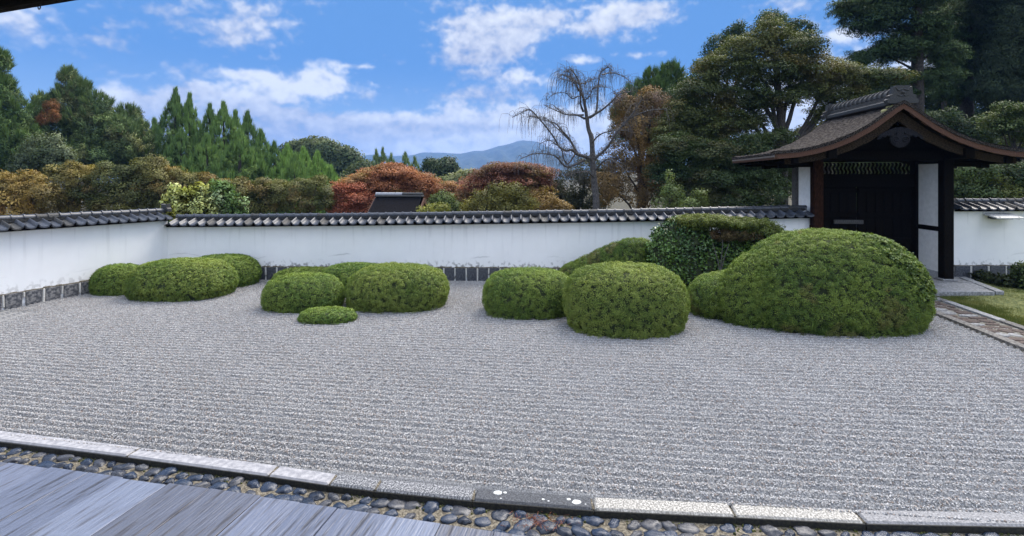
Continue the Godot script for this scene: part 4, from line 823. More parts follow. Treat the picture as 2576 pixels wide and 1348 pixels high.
# crown: [[centre, radii], ...] in world metres, per: sprays for each square metre of lobe surface
func grow(t: Node3D, called: String, lobes: Array, clump: String, m: Material, per: float, size: float, tones: Array, opts := {}) -> void:
	var where := []
	var tints := []
	var patch := 0.35 if not opts.has("patch") else float(opts.patch)
	var bright := 1.3 if not opts.has("bright") else float(opts.bright)
	var vary := 0.3 if not opts.has("vary") else float(opts.vary)
	var gaps := -1.0 if not opts.has("gaps") else float(opts.gaps)
	var upright := 0.0 if not opts.has("upright") else float(opts.upright)
	var flat := 0.0 if not opts.has("flat") else float(opts.flat)
	var inner := 0.62 if not opts.has("inner") else float(opts.inner)
	for li in lobes.size():
		var c: Vector3 = lobes[li][0]
		var r: Vector3 = lobes[li][1]
		var area := 4.0 * PI * pow((pow(r.x * r.y, 1.6) + pow(r.x * r.z, 1.6) + pow(r.y * r.z, 1.6)) / 3.0, 1.0 / 1.6)
		var count := int(area * per) + 3
		var lobe_tone := rng.randf_range(-0.18, 0.18)
		for k in count:
			var d := ball().normalized()
			var far := lerpf(inner, 1.02, pow(rng.randf(), 0.6)) * (1.0 + 0.22 * rough.get_noise_3dv((d + c) * 90.0))
			var p := c + d * r * far
			var skip := false
			for lj in lobes.size():
				if lj != li and ((p - lobes[lj][0]) / (lobes[lj][1] as Vector3)).length_squared() < 0.3:
					skip = true
					break
			if skip or rough.get_noise_3dv(p * 60.0 / maxf(size, 0.3)) < gaps:
				continue
			var out := (d / r).normalized()
			var axis := out.lerp(Vector3.UP, flat)
			axis = (axis + Vector3.UP * upright + ball() * 0.35).normalized()
			var side := axis.cross(ball() + Vector3(0.01, 0, 0)).normalized()
			var g := size * rng.randf_range(0.7, 1.3)
			where.append(Transform3D(Basis(side, axis, side.cross(axis)) * g, p - t.position))
			var mix := clampf(0.5 + lobe_tone + patch * 1.6 * rough.get_noise_3dv(p * 22.0) + rng.randf_range(-0.22, 0.22), 0.0, 1.0)
			var col: Color = (tones[0] as Color).lerp(tones[1], mix)
			if tones.size() > 2 and rough.get_noise_3dv(p * 30.0 + Vector3(40, 0, 9)) > 0.2:
				col = col.lerp(tones[2], rng.randf_range(0.3, 0.9))
			tints.append(col * rng.randf_range(1.0 - vary, 1.0 + vary) * bright)
	scatter(called, clumps[clump], m, where, tints, t)
	if opts.has("tips"):
		where = []
		tints = []
		for l in lobes:
			for k in int(opts.tips):
				var d := ball().normalized()
				d.y = absf(d.y) * 0.9 + 0.1
				var axis := (d * 0.5 + Vector3.UP + ball() * 0.3).normalized()
				var side := axis.cross(ball() + Vector3(0.01, 0, 0)).normalized()
				where.append(Transform3D(Basis(side, axis, side.cross(axis)) * size * rng.randf_range(0.45, 1.0), l[0] + d.normalized() * l[1] * 0.93 - t.position))
				tints.append((tones[0] as Color).lerp(tones[1], rng.randf_range(0.3, 1.0)) * bright)
		scatter("shoots", clumps.tip, m, where, tints, t)


# trunk from the ground with limbs that reach into the lobes
func stem(t: Node3D, lobes: Array, radius: float, m: Material, limbs := 6, lean := Vector3.ZERO) -> void:
	var mid := Vector3.ZERO
	var top: Vector3 = lobes[0][0]
	for l in lobes:
		mid += l[0] / lobes.size()
		if l[0].y > top.y:
			top = l[0]
	var foot := t.position
	var s := Shape.new()
	var high := top - foot
	var bend := Vector3(rng.randf_range(-0.15, 0.15), 0, rng.randf_range(-0.15, 0.15)) * high.y * 0.4 + lean
	var pts := []
	var rad := []
	for k in 9:
		var f := k / 8.0
		pts.append(Vector3(high.x * f * f, -0.2 + (high.y + 0.2) * f, high.z * f * f) + bend * sin(f * PI) * 0.5)
		rad.append(radius * (1.15 - 0.95 * f))
	s.tube(pts, rad, 8)
	part("trunk", s.mesh(), m, t)
	for k in mini(limbs, lobes.size()):
		var l: Vector3 = lobes[k][0] - foot
		if l.distance_to(high) < 0.05:
			continue
		var from: Vector3 = pts[clampi(int(8.0 * clampf(l.y / maxf(high.y, 0.1) * 0.62, 0.12, 0.85)), 1, 7)]
		var b := Shape.new()
		var way := []
		var wr := []
		for j in 6:
			var f := j / 5.0
			way.append(from.lerp(l, f) + Vector3.UP * sin(f * PI) * from.distance_to(l) * 0.12 + ball() * 0.04 * from.distance_to(l) * sin(f * PI))
			wr.append(radius * lerpf(0.42, 0.1, f))
		b.tube(way, wr, 6)
		part("limb", b.mesh(), m, t)


func tree(called: String, label: String, category: String, group: String, foot: Vector3, lobes: Array, clump: String, m: Material, per: float, size: float, tones: Array, radius: float, opts := {}) -> Node3D:
	var t := thing(called, label, category, foot, 0.0, group)
	stem(t, lobes, radius, M.bark if not opts.has("bark") else opts.bark, 6 if not opts.has("limbs") else int(opts.limbs))
	grow(t, "crown" if radius > 0.045 else "foliage", lobes, clump, m, per, size, tones, opts)
	return t


# a narrow conifer: shoots in a tapering column
func spire(label: String, foot: Vector3, tip: Vector3, wide: float, tones: Array, per: float, size: float, group := "conifers in a row beyond the left end of the wall") -> void:
	var t := thing("conifer", label, "conifer", foot, 0.0, group)
	var s := Shape.new()
	s.tube([Vector3(0, -0.2, 0), (tip - foot) * 0.5, (tip - foot) * 0.97], [wide * 0.09 + 0.04, wide * 0.06 + 0.03, 0.012], 6)
	part("trunk", s.mesh(), M.bark, t)
	var where := []
	var tints := []
	var high := tip - foot
	var count := int(high.y * wide * PI * per)
	var tone := rng.randf_range(-0.2, 0.2)
	for k in count:
		var f := 1.0 - pow(rng.randf(), 0.62)
		f = clampf(f, 0.02, 1.0)
		var a := rng.randf() * TAU
		var spread := spire_width(wide, f) * (0.95 + 0.85 * rough.get_noise_2d(f * high.y * 55.0 + foot.x * 60.0, a * 26.0 + foot.x * 91.0))
		var q := lerpf(0.45, 1.0, sqrt(rng.randf()))
		var out := Vector3(cos(a), 0, sin(a))
		var p := high * f + out * spread * q
		var axis := (out * (1.0 - f) * 0.9 + Vector3.UP * (0.4 + f) + ball() * 0.3).normalized()
		var side := axis.cross(ball() + Vector3(0.01, 0, 0)).normalized()
		var g := size * rng.randf_range(0.7, 1.25) * lerpf(1.0, 0.3, pow(f, 1.5))
		where.append(Transform3D(Basis(side, axis, side.cross(axis)) * g, p))
		var mix := clampf(0.5 + tone + 0.7 * rough.get_noise_3dv((p + foot) * 25.0) + rng.randf_range(-0.2, 0.2), 0.0, 1.0)
		tints.append((tones[0] as Color).lerp(tones[1], mix) * rng.randf_range(0.75, 1.25) * 1.75)
	scatter("crown", clumps.puff, M.needle, where, tints, t)
	# upright feathery shoots along the outside and at the tip
	where = []
	tints = []
	for k in int(count * 0.35) + 30:
		var f := 1.0 - pow(rng.randf(), 1.3) * 0.75
		var a := rng.randf() * TAU
		var spread := spire_width(wide, f)
		var p := high * f + Vector3(cos(a), 0, sin(a)) * spread
		var axis := (Vector3(cos(a), 0, sin(a)) * 0.3 * (1.0 - f) + Vector3.UP + ball() * 0.16).normalized()
		var side := axis.cross(ball() + Vector3(0.01, 0, 0)).normalized()
		where.append(Transform3D(Basis(side, axis, side.cross(axis)) * size * rng.randf_range(0.8, 1.5) * lerpf(1.0, 0.7, f), p - axis * 0.25 * f))
		tints.append((tones[0] as Color).lerp(tones[1], rng.randf_range(0.3, 1.0)) * 1.7)
	scatter("shoots", clumps.tip, M.needle, where, tints, t)


func spire_width(wide: float, f: float) -> float:
	return wide * (1.05 - 0.3 * f / 0.6 if f < 0.6 else 0.75 * pow(1.0 - (f - 0.6) / 0.4, 1.15))


# a clipped bush: lobes are [ground centre, half width, half depth, height] and may carry a turn and a boxiness
func bush(label: String, lobes: Array, tones: Array, group: String, opts := {}) -> Node3D:
	var t := thing("clipped_bush" if not opts.has("called") else opts.called, label, "bush", lobes[0][0], 0.0, group)
	var clump: String = "azalea" if not opts.has("clump") else opts.clump
	var per: float = 760.0 if not opts.has("per") else float(opts.per)
	var size: float = 1.0 if not opts.has("size") else float(opts.size)
	var holes: float = -0.55 if not opts.has("holes") else float(opts.holes)
	var loose: float = 0.018 if not opts.has("loose") else float(opts.loose)
	var where := []
	var tints := []
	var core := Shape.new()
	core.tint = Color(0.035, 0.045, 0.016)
	for li in lobes.size():
		var l: Array = lobes[li]
		var box: float = 0.62 if l.size() < 6 else float(l[5])
		var turn: float = 0.0 if l.size() < 5 else float(l[4])
		var basis := Basis(Vector3.UP, turn)
		var rows := []
		for r in 13:
			var row := []
			for k in 29:
				row.append(basis * bush_point(l, box, TAU * k / 28.0, PI / 2 * r / 12.0) + l[0] - t.position)
			rows.append(row)
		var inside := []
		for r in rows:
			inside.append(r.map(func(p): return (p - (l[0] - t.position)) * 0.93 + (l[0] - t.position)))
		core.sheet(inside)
		for r in 12:
			for k in 28:
				var p00: Vector3 = rows[r][k]
				var p10: Vector3 = rows[r][k + 1]
				var p01: Vector3 = rows[r + 1][k]
				var p11: Vector3 = rows[r + 1][k + 1]
				var cr := (p11 - p00).cross(p01 - p10)
				var nn := cr.normalized()
				if nn.dot((p00 + p11) / 2 - (l[0] - t.position)) < 0:
					nn = -nn
				var want := cr.length() / 2 * per
				var many := int(want) + (1 if rng.randf() < want - int(want) else 0)
				for j in many:
					var q0 := rng.randf()
					var p := p00.lerp(p10, q0).lerp(p01.lerp(p11, q0), rng.randf())
					var skip := false
					for lj in lobes.size():
						if lj != li and within(lobes[lj], p + t.position) < 0.9:
							skip = true
							break
					var w := p + t.position
					if not skip and opts.has("bare"):
						for q in opts.bare:
							if w.distance_to(q[0]) < q[1] * (1.0 + 0.9 * rough.get_noise_3dv(w * 420.0)) and rng.randf() < 0.85:
								skip = true
					if skip or w.y < 0.012:
						continue
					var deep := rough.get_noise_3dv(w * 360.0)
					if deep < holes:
						if rng.randf() < 0.75:
							continue
					var axis := (nn * 0.8 + Vector3.UP * 0.35 + ball() * 0.55).normalized()
					var side := axis.cross(ball() + Vector3(0.01, 0, 0)).normalized()
					var g := size * rng.randf_range(0.75, 1.2)
					where.append(Transform3D(Basis(side, axis, side.cross(axis)) * g, p + nn * (rng.randf_range(-0.8, 0.35) * loose + deep * loose * 1.6)))
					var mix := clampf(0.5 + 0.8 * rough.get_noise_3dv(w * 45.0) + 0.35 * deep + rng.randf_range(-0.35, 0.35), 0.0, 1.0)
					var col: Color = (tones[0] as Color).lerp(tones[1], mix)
					if tones.size() > 2 and rough.get_noise_3dv(w * 60.0 + Vector3(300, 20, 0)) > 0.4:
						col = col.lerp(tones[2], rng.randf_range(0.2, 0.8))
					tints.append(col * rng.randf_range(0.82, 1.18) * 1.5)
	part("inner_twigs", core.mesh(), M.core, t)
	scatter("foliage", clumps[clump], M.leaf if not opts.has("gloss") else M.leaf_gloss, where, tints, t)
	return t


func bush_point(l: Array, box: float, a: float, e: float) -> Vector3:
	var ch := pow(cos(e), box)
	var y := pow(sin(e), box)
	var tuck := 1.0 - 0.1 * pow(1.0 - minf(y / 0.34, 1.0), 2.0)
	var ca := signf(cos(a)) * pow(absf(cos(a)), 0.85)
	var sa := signf(sin(a)) * pow(absf(sin(a)), 0.85)
	var d := Vector3(ca * ch, y, sa * ch)
	var o: Vector3 = l[0]
	var bump := 1.0 + 0.04 * rough.get_noise_3dv(d * 34.0 + o * 50.0) + 0.02 * rough.get_noise_3dv(d * 95.0 + o * 50.0)
	return Vector3(d.x * l[1] * tuck, d.y * l[3], d.z * l[2] * tuck) * Vector3(bump, lerpf(1.0, bump, 0.7), bump)


func within(l: Array, p: Vector3) -> float:
	var turn: float = 0.0 if l.size() < 5 else float(l[4])
	var q: Vector3 = Basis(Vector3.UP, -turn) * (p - l[0])
	var k := 2.0 / (0.62 if l.size() < 6 else float(l[5]))
	return pow(sqrt(pow(q.x / l[1], 2.0) + pow(q.z / l[2], 2.0)), k) + pow(absf(q.y) / l[3], k)

# ------------------------------------------------------------------ tiled plaster walls

# one pan tile with its roll at the left, from the ridge (z = 0) down to the eave
func pan_tile(pitch: float, run: float, drop: float) -> ArrayMesh:
	var s := Shape.new()
	var top := []
	var low := []
	var edge := []
	for k in 17:
		var t := k / 16.0
		var y := 0.05 * exp(-pow((t - 0.17) / 0.12, 2.0)) - 0.016 * sin(PI * clampf((t - 0.3) / 0.7, 0.0, 1.0)) + 0.05 * exp(-pow((t - 1.17) / 0.12, 2.0))
		var x := (t - 0.5) * pitch * 1.03
		top.append(Vector3(x, y, 0))
		low.append(Vector3(x, y - drop, run))
		edge.append(Vector3(x, y - drop - 0.026, run + 0.004))
	s.sheet([low, top])
	s.sheet([edge, low])
	var under := []
	for p in edge:
		under.append(p + Vector3(0, 0.012, -run * 0.9))
	s.sheet([under, edge])
	return s.mesh()


# a half-round cap tile with a raised collar at its left end
func cap_tile(pitch: float, r: float) -> ArrayMesh:
	var s := Shape.new()
	var rows := []
	for x in [[-0.5, 1.0], [-0.5, 1.22], [-0.36, 1.22], [-0.34, 1.0], [0.53, 0.97]]:
		var row := []
		for k in 13:
			var a := PI * k / 12.0
			row.append(Vector3(x[0] * pitch, sin(a) * r * x[1], cos(a) * r * x[1]))
		rows.append(row)
	for k in rows.size() - 1:
		s.sheet([rows[k], rows[k + 1]])
	for e in [0, rows.size() - 1]:
		for k in 12:
			s.tri(Vector3(rows[e][k].x, 0, 0), rows[e][k], rows[e][k + 1])
	return s.mesh()


func stained_plaster(long: float, high: float, sd: int, wet: float) -> StandardMaterial3D:
	var w := 1024
	var h := 160
	var im := Image.create(w, h, false, Image.FORMAT_RGB8)
	var f := FastNoiseLite.new()
	f.seed = sd
	f.frequency = 1.0
	f.fractal_octaves = 5
	for y in h:
		for x in w:
			var px := x / float(w) * long
			var py := (1.0 - y / float(h)) * high
			var base := 0.85 + 0.035 * f.get_noise_2d(px * 0.7, py * 0.7) + 0.02 * f.get_noise_2d(px * 4, py * 4)
			var warm := 0.02 + 0.02 * f.get_noise_2d(px * 0.5 + 40, py * 0.4)
			# runs of damp from the tiles, and algae and splashes just above the skirting
			var run := smoothstep(0.15, 0.6, f.get_noise_2d(px * 7.0 + 9, py * 0.35)) * 0.13 * smoothstep(high * 0.2, high, py)
			var foot := smoothstep(0.5, 0.27, py)
			var specks := smoothstep(0.18, 0.5, f.get_noise_2d(px * 9.0, py * 7.0 + 30) + foot * 0.34 - 0.06) * foot * wet
			var tide := exp(-pow((py - 0.52 - 0.11 * f.get_noise_2d(px * 0.9, 3.0)) / 0.012, 2.0)) * smoothstep(0.1, 0.4, f.get_noise_2d(px * 0.6 + 3, 8.0)) * 0.3 * wet
			base *= 1.0 - run - tide
			var c := Color(base, base * (1.0 - warm * 0.3), base * (1.0 - warm)).lerp(Color(0.15, 0.14, 0.13), clampf(specks * 0.9, 0, 1))
			im.set_pixel(x, y, c.linear_to_srgb())
	var m := plain(Color.WHITE, 0.92, 0.3)
	m.albedo_texture = ImageTexture.create_from_image(im)
	return m


# from a to b along the foot of its garden face, b to the right of a seen from the garden
func tiled_wall(label: String, a: Vector3, b: Vector3, eave_a: float, eave_b: float, sag: float, pitch: float, cap: float, skirt_w: float, sd: int, wet: float, open_from := 0.0, skirt_h := 0.28, skirt_m: Material = M.skirt) -> Node3D:
	var long := a.distance_to(b)
	var d := (b - a) / long
	var t := thing("plaster_wall", label, "wall", a, atan2(-d.z, d.x))
	var eave := func(x: float) -> float:
		var s := x / long
		return lerpf(eave_a, eave_b, s) - sag * 4.0 * s * (1.0 - s)
	# the plaster body, its top edge under the tiles
	var front := Shape.new()
	var steps := 24
	var high := maxf(eave_a, eave_b) + 0.05
	for side in [0, 1]:
		for k in steps:
			var x0 := long * k / steps
			var x1 := long * (k + 1) / steps
			var z := 0.0 if side == 0 else -0.3
			var q := [Vector3(x0, -0.1, z), Vector3(x1, -0.1, z), Vector3(x1, eave.call(x1) + 0.04, z), Vector3(x0, eave.call(x0) + 0.04, z)]
			if side == 1:
				q.reverse()
			var first := front.v.size()
			front.quad(q[0], q[1], q[2], q[3])
			for j in 4:
				var p: Vector3 = front.v[first + j]
				front.uv[first + j] = Vector2(p.x / long, 1.0 - p.y / high)
	for x in [0.0, long]:
		front.quad(Vector3(x, -0.1, 0), Vector3(x, -0.1, -0.3), Vector3(x, eave.call(x) + 0.04, -0.3), Vector3(x, eave.call(x) + 0.04, 0))
	part("plaster", front.mesh(), stained_plaster(long, high, sd, wet), t)
	# dark plate under the tiles
	var plate := Shape.new()
	for k in steps:
		var x0 := long * k / steps
		var x1 := long * (k + 1) / steps
		var y0: float = eave.call(x0)
		var y1: float = eave.call(x1)
		var sec := [Vector2(0.05, 0.0), Vector2(0.05, 0.04), Vector2(0.12, 0.042), Vector2(0.12, 0.05), Vector2(-0.15, 0.12), Vector2(-0.43, 0.05), Vector2(-0.43, 0.042), Vector2(-0.35, 0.04), Vector2(-0.35, 0.0)]
		for j in sec.size():
			var p: Vector2 = sec[j]
			var q: Vector2 = sec[(j + 1) % sec.size()]
			plate.quad(Vector3(x0, y0 + p.y, p.x), Vector3(x1, y1 + p.y, p.x), Vector3(x1, y1 + q.y, q.x), Vector3(x0, y0 + q.y, q.x))
	part("eave_board", plate.mesh(), M.timber, t)
	# pan tiles, garden side one by one; the far side in one row of the same
	var pan := pan_tile(pitch, 0.26, 0.075)
	var rear := Shape.new()
	var n := int((long - open_from) / pitch)
	for k in n + 1:
		var x := open_from + (k + 0.5) * (long - open_from) / (n + 1)
		var slope := atan2(eave.call(x + 0.1) - eave.call(x - 0.1), 0.2)
		var fit := (long - open_from) / (n + 1) / pitch
		var jig := rng.randf_range(-0.004, 0.004)
		part("roof_tile", pan, M.tile if rng.randf() < 0.86 else M.tile_old, t, Transform3D(Basis(Vector3.BACK, slope) * Basis(Vector3.RIGHT, rng.randf_range(-0.02, 0.02)) * Basis.from_scale(Vector3(fit, 1, 1)), Vector3(x, eave.call(x) + 0.145 + jig, -0.085 + jig * 2.0)))
		rear.box(Transform3D(Basis(Vector3.RIGHT, -0.27), Vector3(x, eave.call(x) + 0.105, -0.355)), Vector3(pitch * 0.96, 0.02, 0.3))
	part("rear_tiles", rear.mesh(), M.tile, t, Transform3D(), "stuff")
	# ridge: two thin courses and a row of caps
	for c in 2:
		var course := Shape.new()
		for k in steps:
			var x0 := open_from + (long - open_from) * k / steps
			var x1 := open_from + (long - open_from) * (k + 1) / steps
			var xm := (x0 + x1) / 2
			var slope := atan2(eave.call(x1) - eave.call(x0), x1 - x0)
			course.box(Transform3D(Basis(Vector3.BACK, slope), Vector3(xm, eave.call(xm) + 0.16 + c * 0.028, -0.15)), Vector3(x1 - x0 + 0.004, 0.022, 0.14 - c * 0.024))
		part("ridge_course", course.mesh(), M.tile_old, t)
	var cap_mesh := cap_tile(cap, 0.058)
	var nc := int((long - open_from) / cap)
	for k in nc + 1:
		var x := open_from + (k + 0.5) * (long - open_from) / (nc + 1)
		var slope := atan2(eave.call(x + 0.1) - eave.call(x - 0.1), 0.2)
		part("ridge_cap", cap_mesh, M.tile if rng.randf() < 0.85 else M.tile_old, t, Transform3D(Basis(Vector3.BACK, slope), Vector3(x, eave.call(x) + 0.208 + rng.randf_range(-0.003, 0.003), -0.15 + rng.randf_range(-0.006, 0.006))))
	# skirting tiles set on the plaster, with pale mortar ribs between them
	var m := int(long / skirt_w)
	var sk := Shape.new()
	sk.block(Transform3D(), Vector3(skirt_w * 0.86, skirt_h, 0.03), 0.006)
	var sm := sk.mesh()
	for k in m:
		var x := (k + 0.5) * long / m
		part("skirting_tile", sm, skirt_m, t, Transform3D(Basis(Vector3.BACK, rng.randf_range(-0.03, 0.03)), Vector3(x, skirt_h * 0.5 + rng.randf_range(-0.006, 0.006), 0.014)))
		if k > 0:
			var rib := Shape.new()
			var y0 := rng.randf_range(0.0, 0.16)
			rib.block(Transform3D(Basis(Vector3.BACK, rng.randf_range(-0.05, 0.05)), Vector3(k * long / m, (skirt_h + y0) / 2, 0.012)), Vector3(rng.randf_range(0.02, 0.042), skirt_h - y0, 0.046), 0.01)
			part("mortar_rib", rib.mesh(), M.joint, t)
	var lip := Shape.new()
	for k in m * 3:
		var x0 := long * k / (m * 3.0)
		lip.block(spot(x0 + long / m / 6.0, skirt_h + 0.006 + rng.randf_range(-0.008, 0.012), 0.008), Vector3(long / m / 3.0 + 0.004, 0.03, 0.03), 0.008)
	part("mortar_lip", lip.mesh(), M.mortar, t)
	return t


# ------------------------------------------------------------------ the gate

func roof_drop(u: float) -> float:
	var pts := [[0.0, 0.0], [0.14, 0.075], [0.31, 0.205], [0.61, 0.43], [0.95, 0.63], [1.29, 0.775], [1.62, 0.872], [1.96, 0.938], [2.4, 0.975]]
	var a := absf(u)
	for k in pts.size() - 1:
		if a <= pts[k + 1][0]:
			var f: float = (a - pts[k][0]) / (pts[k + 1][0] - pts[k][0])
			return lerpf(pts[k][1], pts[k + 1][1], f)
	return 0.975


func roof_line(u: float, below: float) -> Vector2:
	var slope := (roof_drop(absf(u) + 0.05) - roof_drop(maxf(absf(u) - 0.05, 0.0))) / 0.1
	return Vector2(u, 3.69 - roof_drop(u) - below * sqrt(1.0 + minf(slope * slope, 0.8)))


func roof_band(top: float, low: float, from: float, to: float, taper := 0.0) -> PackedVector2Array:
	var o := PackedVector2Array()
	var n := 44
	for k in n + 1:
		o.append(roof_line(lerpf(from, to, k / float(n)), top))
	for k in n + 1:
		var u := lerpf(to, from, k / float(n))
		o.append(roof_line(u, low - taper * absf(u) / 2.4))
	return o


func spiral(c: Vector2, r: float, turns: float, hand: float) -> Array:
	var pts := []
	for k in 22:
		var f := k / 21.0
		var a := -PI / 2 + hand * f * turns * TAU
		pts.append(Vector3(c.x + cos(a) * r * (1.0 - 0.8 * f), c.y + sin(a) * r * (1.0 - 0.8 * f), 0))
	return pts


func make_gate() -> void:
	var g := thing("temple_gate", "small dark timber temple gate with curved bark roof over white side panels", "gate", Vector3(7.65, 0, -10.73), -0.102)
	var floor_y := 0.12
	var beam := func(called: String, at: Vector3, size: Vector3, m: Material, e := 0.008) -> MeshInstance3D:
		var s := Shape.new()
		s.block(Transform3D(), size, e)
		return part(called, s.mesh(), m, g, spot(at.x, at.y, at.z))
	# posts on flat stones: front, door and rear pairs
	for sx in [-1, 1]:
		for q in [[0.0, 0.19, M.timber_red if sx < 0 else M.timber], [-0.87, 0.2, M.timber_grey if sx < 0 else M.timber]]:
			var x: float = 1.255 * sx
			beam.call("post", Vector3(x, floor_y + 0.04 + 1.24, q[0]), Vector3(q[1], 2.48, q[1]), q[2], 0.012)
			beam.call("post_base", Vector3(x, floor_y + 0.02, q[0]), Vector3(q[1] + 0.09, 0.05, q[1] + 0.09), M.slab, 0.015)
		# white side panels with a rail and a grey foot
		var x: float = 1.255 * sx
		for q in [[-0.095, -0.77]]:
			var z: float = (q[0] + q[1]) / 2
			var w: float = q[0] - q[1]
			beam.call("side_panel", Vector3(x, (0.27 + 2.52) / 2, z), Vector3(0.07, 2.25, w), M.plaster, 0.002)
			beam.call("side_rail", Vector3(x, 1.16, z), Vector3(0.11, 0.1, w), M.timber)
			beam.call("panel_foot", Vector3(x, (floor_y + 0.27) / 2, z), Vector3(0.084, 0.27 - floor_y, w), M.render_grey, 0.004)
			for end in [[q[0], -1], [q[1], 1]]:
				var c := Shape.new()
				var o := PackedVector2Array([Vector2(0, 2.54), Vector2(0, 2.4), Vector2(0.05, 2.44), Vector2(0.1, 2.54)])
				c.plate(o, -0.05, 0.05)
				var bs := Basis(Vector3.UP, PI / 2 * end[1])
				part("corner_bracket", c.mesh(), M.timber, g, Transform3D(bs, Vector3(x, 0, end[0])))
	# tie beams
	beam.call("front_tie_beam", Vector3(0, 2.68, 0), Vector3(3.3, 0.19, 0.16), M.timber)
	beam.call("main_beam", Vector3(0, 2.68, -0.87), Vector3(3.5, 0.2, 0.2), M.timber)
	beam.call("lintel", Vector3(0, 2.165, -0.87), Vector3(2.3, 0.29, 0.16), M.timber)
	beam.call("threshold", Vector3(0, floor_y + 0.07, -0.87), Vector3(2.3, 0.14, 0.14), M.timber)
	for sx in [-1, 1]:
		beam.call("eave_beam", Vector3(1.255 * sx, 2.7, -0.5), Vector3(0.17, 0.2, 2.3), M.timber)
		beam.call("outer_purlin", Vector3(1.95 * sx, 2.56, -0.5), Vector3(0.12, 0.13, 2.3), M.timber)
		for z in [0.0, -0.87]:
			beam.call("bracket_arm", Vector3(1.65 * sx, 2.5, z), Vector3(0.7, 0.1, 0.11), M.timber)
			beam.call("bracket_block", Vector3(1.95 * sx, 2.47, z), Vector3(0.16, 0.09, 0.15), M.timber)
	# lattice of wavy bars over the doors
	for k in 27:
		var s := Shape.new()
		var pts := []
		for j in 9:
			pts.append(Vector3(0.018 * sin(j / 8.0 * TAU * 1.5), 0.25 * j / 8.0, 0))
		var left := PackedVector2Array()
		for p in pts:
			left.append(Vector2(p.x - 0.017, p.y))
		for j in 9:
			left.append(Vector2(pts[8 - j].x + 0.017, pts[8 - j].y))
		s.plate(left, -0.015, 0.015)
		part("lattice_bar", s.mesh(), M.timber, g, spot(-1.1 + (k + 0.5) * 2.2 / 27.0, 2.31, -0.87))
	# two leaves of boards with rails
	for sx in [-1, 1]:
		var leaf := Shape.new()
		leaf.block(Transform3D(), Vector3(1.1, 1.76, 0.03), 0.004)
		var door := part("door", leaf.mesh(), M.timber, g, spot(0.565 * sx, floor_y + 0.14 + 0.88, -0.9))
		for k in 6:
			var b := Shape.new()
			b.block(Transform3D(), Vector3(0.174, 1.74, 0.022), 0.004)
			part("door_board", b.mesh(), M.timber, door, spot(-0.46 + 0.184 * k, 0, 0.028))
		for y in [-0.78, -0.3, 0.25, 0.8]:
			var r := Shape.new()
			r.block(Transform3D(), Vector3(1.1, 0.1, 0.04), 0.006)
			part("door_rail", r.mesh(), M.timber, door, spot(0, y, 0.055))
	var bolt := Shape.new()
	bolt.block(Transform3D(), Vector3(0.62, 0.09, 0.06), 0.01)
	part("door_bolt", bolt.mesh(), M.timber_grey, g, spot(-0.22, 1.24, -0.8))
	# gable filling, its carved pendant and barge boards
	var fill := Shape.new()
	var o := roof_band(0.13, 0.2, -1.42, 1.42)
	var tri := PackedVector2Array()
	for k in 45:
		tri.append(o[k])
	tri.append(Vector2(1.42, 2.66))
	tri.append(Vector2(-1.42, 2.66))
	fill.plate(tri, -0.04, 0.0)
	part("gable_boarding", fill.mesh(), M.timber, g, spot(0, 0, -0.02))
	part("gable_boarding", fill.mesh(), M.timber, g, spot(0, 0, -0.87))
	for z in [0.55, -1.72]:
		var barge := Shape.new()
		barge.plate(roof_band(0.12, 0.33, -2.12, 2.12, 0.1), -0.03, 0.03)
		part("barge_board", barge.mesh(), M.timber if z < 0 else M.timber_brown, g, spot(0, 0, z))
	var pend := Shape.new()
	var out := PackedVector2Array()
	for q in [[0.0, -0.2], [0.06, -0.185], [0.12, -0.15], [0.165, -0.1], [0.18, -0.03], [0.16, 0.04], [0.11, 0.06], [0.06, 0.05], [0.065, 0.14], [0.05, 0.2], [-0.05, 0.2], [-0.065, 0.14], [-0.06, 0.05], [-0.11, 0.06], [-0.16, 0.04], [-0.18, -0.03], [-0.165, -0.1], [-0.12, -0.15], [-0.06, -0.185]]:
		out.append(Vector2(q[0], q[1]))
	pend.plate(out, -0.025, 0.025)
	var pendant := part("gable_pendant", pend.mesh(), M.timber_carved, g, spot(0, 3.01, 0.62))
	for sx in [-1, 1]:
		var curl := Shape.new()
		var pts := spiral(Vector2(0.085 * sx, -0.04), 0.075, 1.6, 1.0 * sx)
		var rad := []
		for p in pts:
			rad.append(0.011)
		curl.tube(pts, rad, 6)
		part("scroll", curl.mesh(), M.timber_carved, pendant, spot(0, 0, 0.03))
		var fin := Shape.new()
		var fo := PackedVector2Array([Vector2(0.07, 0.09), Vector2(0.2, 0.02), Vector2(0.23, 0.05), Vector2(0.28, 0.0), Vector2(0.32, 0.03), Vector2(0.37, -0.03), Vector2(0.42, -0.04), Vector2(0.4, 0.03), Vector2(0.3, 0.1), Vector2(0.17, 0.16), Vector2(0.07, 0.2)])
		if sx < 0:
			for k in fo.size():
				fo[k].x = -fo[k].x
		fin.plate(fo, -0.02, 0.02)
		part("fin", fin.mesh(), M.timber_carved, pendant, spot(0, 0, 0.005))
	# bark roof: one thick shell, weathered on top, with its layered reddish edge
	var back := -1.85
	var shell := Shape.new()
	var rows := []
	for r in 53:
		var z := lerpf(0.75, back, r / 52.0)
		var row := []
		for k in 241:
			var u := lerpf(-2.4, 2.4, k / 240.0)
			var p := roof_line(u, 0.0)
			# thin courses of bark, frayed and slipped here and there
			var course := fposmod(absf(u) + 0.05 * rough.get_noise_2d(u * 8, z * 130), 0.09) / 0.09
			var wear := smoothstep(-0.25, 0.35, rough.get_noise_2d(u * 45 + 9, z * 45))
			row.append(Vector3(p.x, p.y + 0.016 * course * wear + 0.016 * rough.get_noise_3d(u * 160, z * 50, 0) + 0.035 * pow(absf(z + 0.55) / 1.3, 3.0), z))
		rows.append(row)
	shell.sheet(rows)
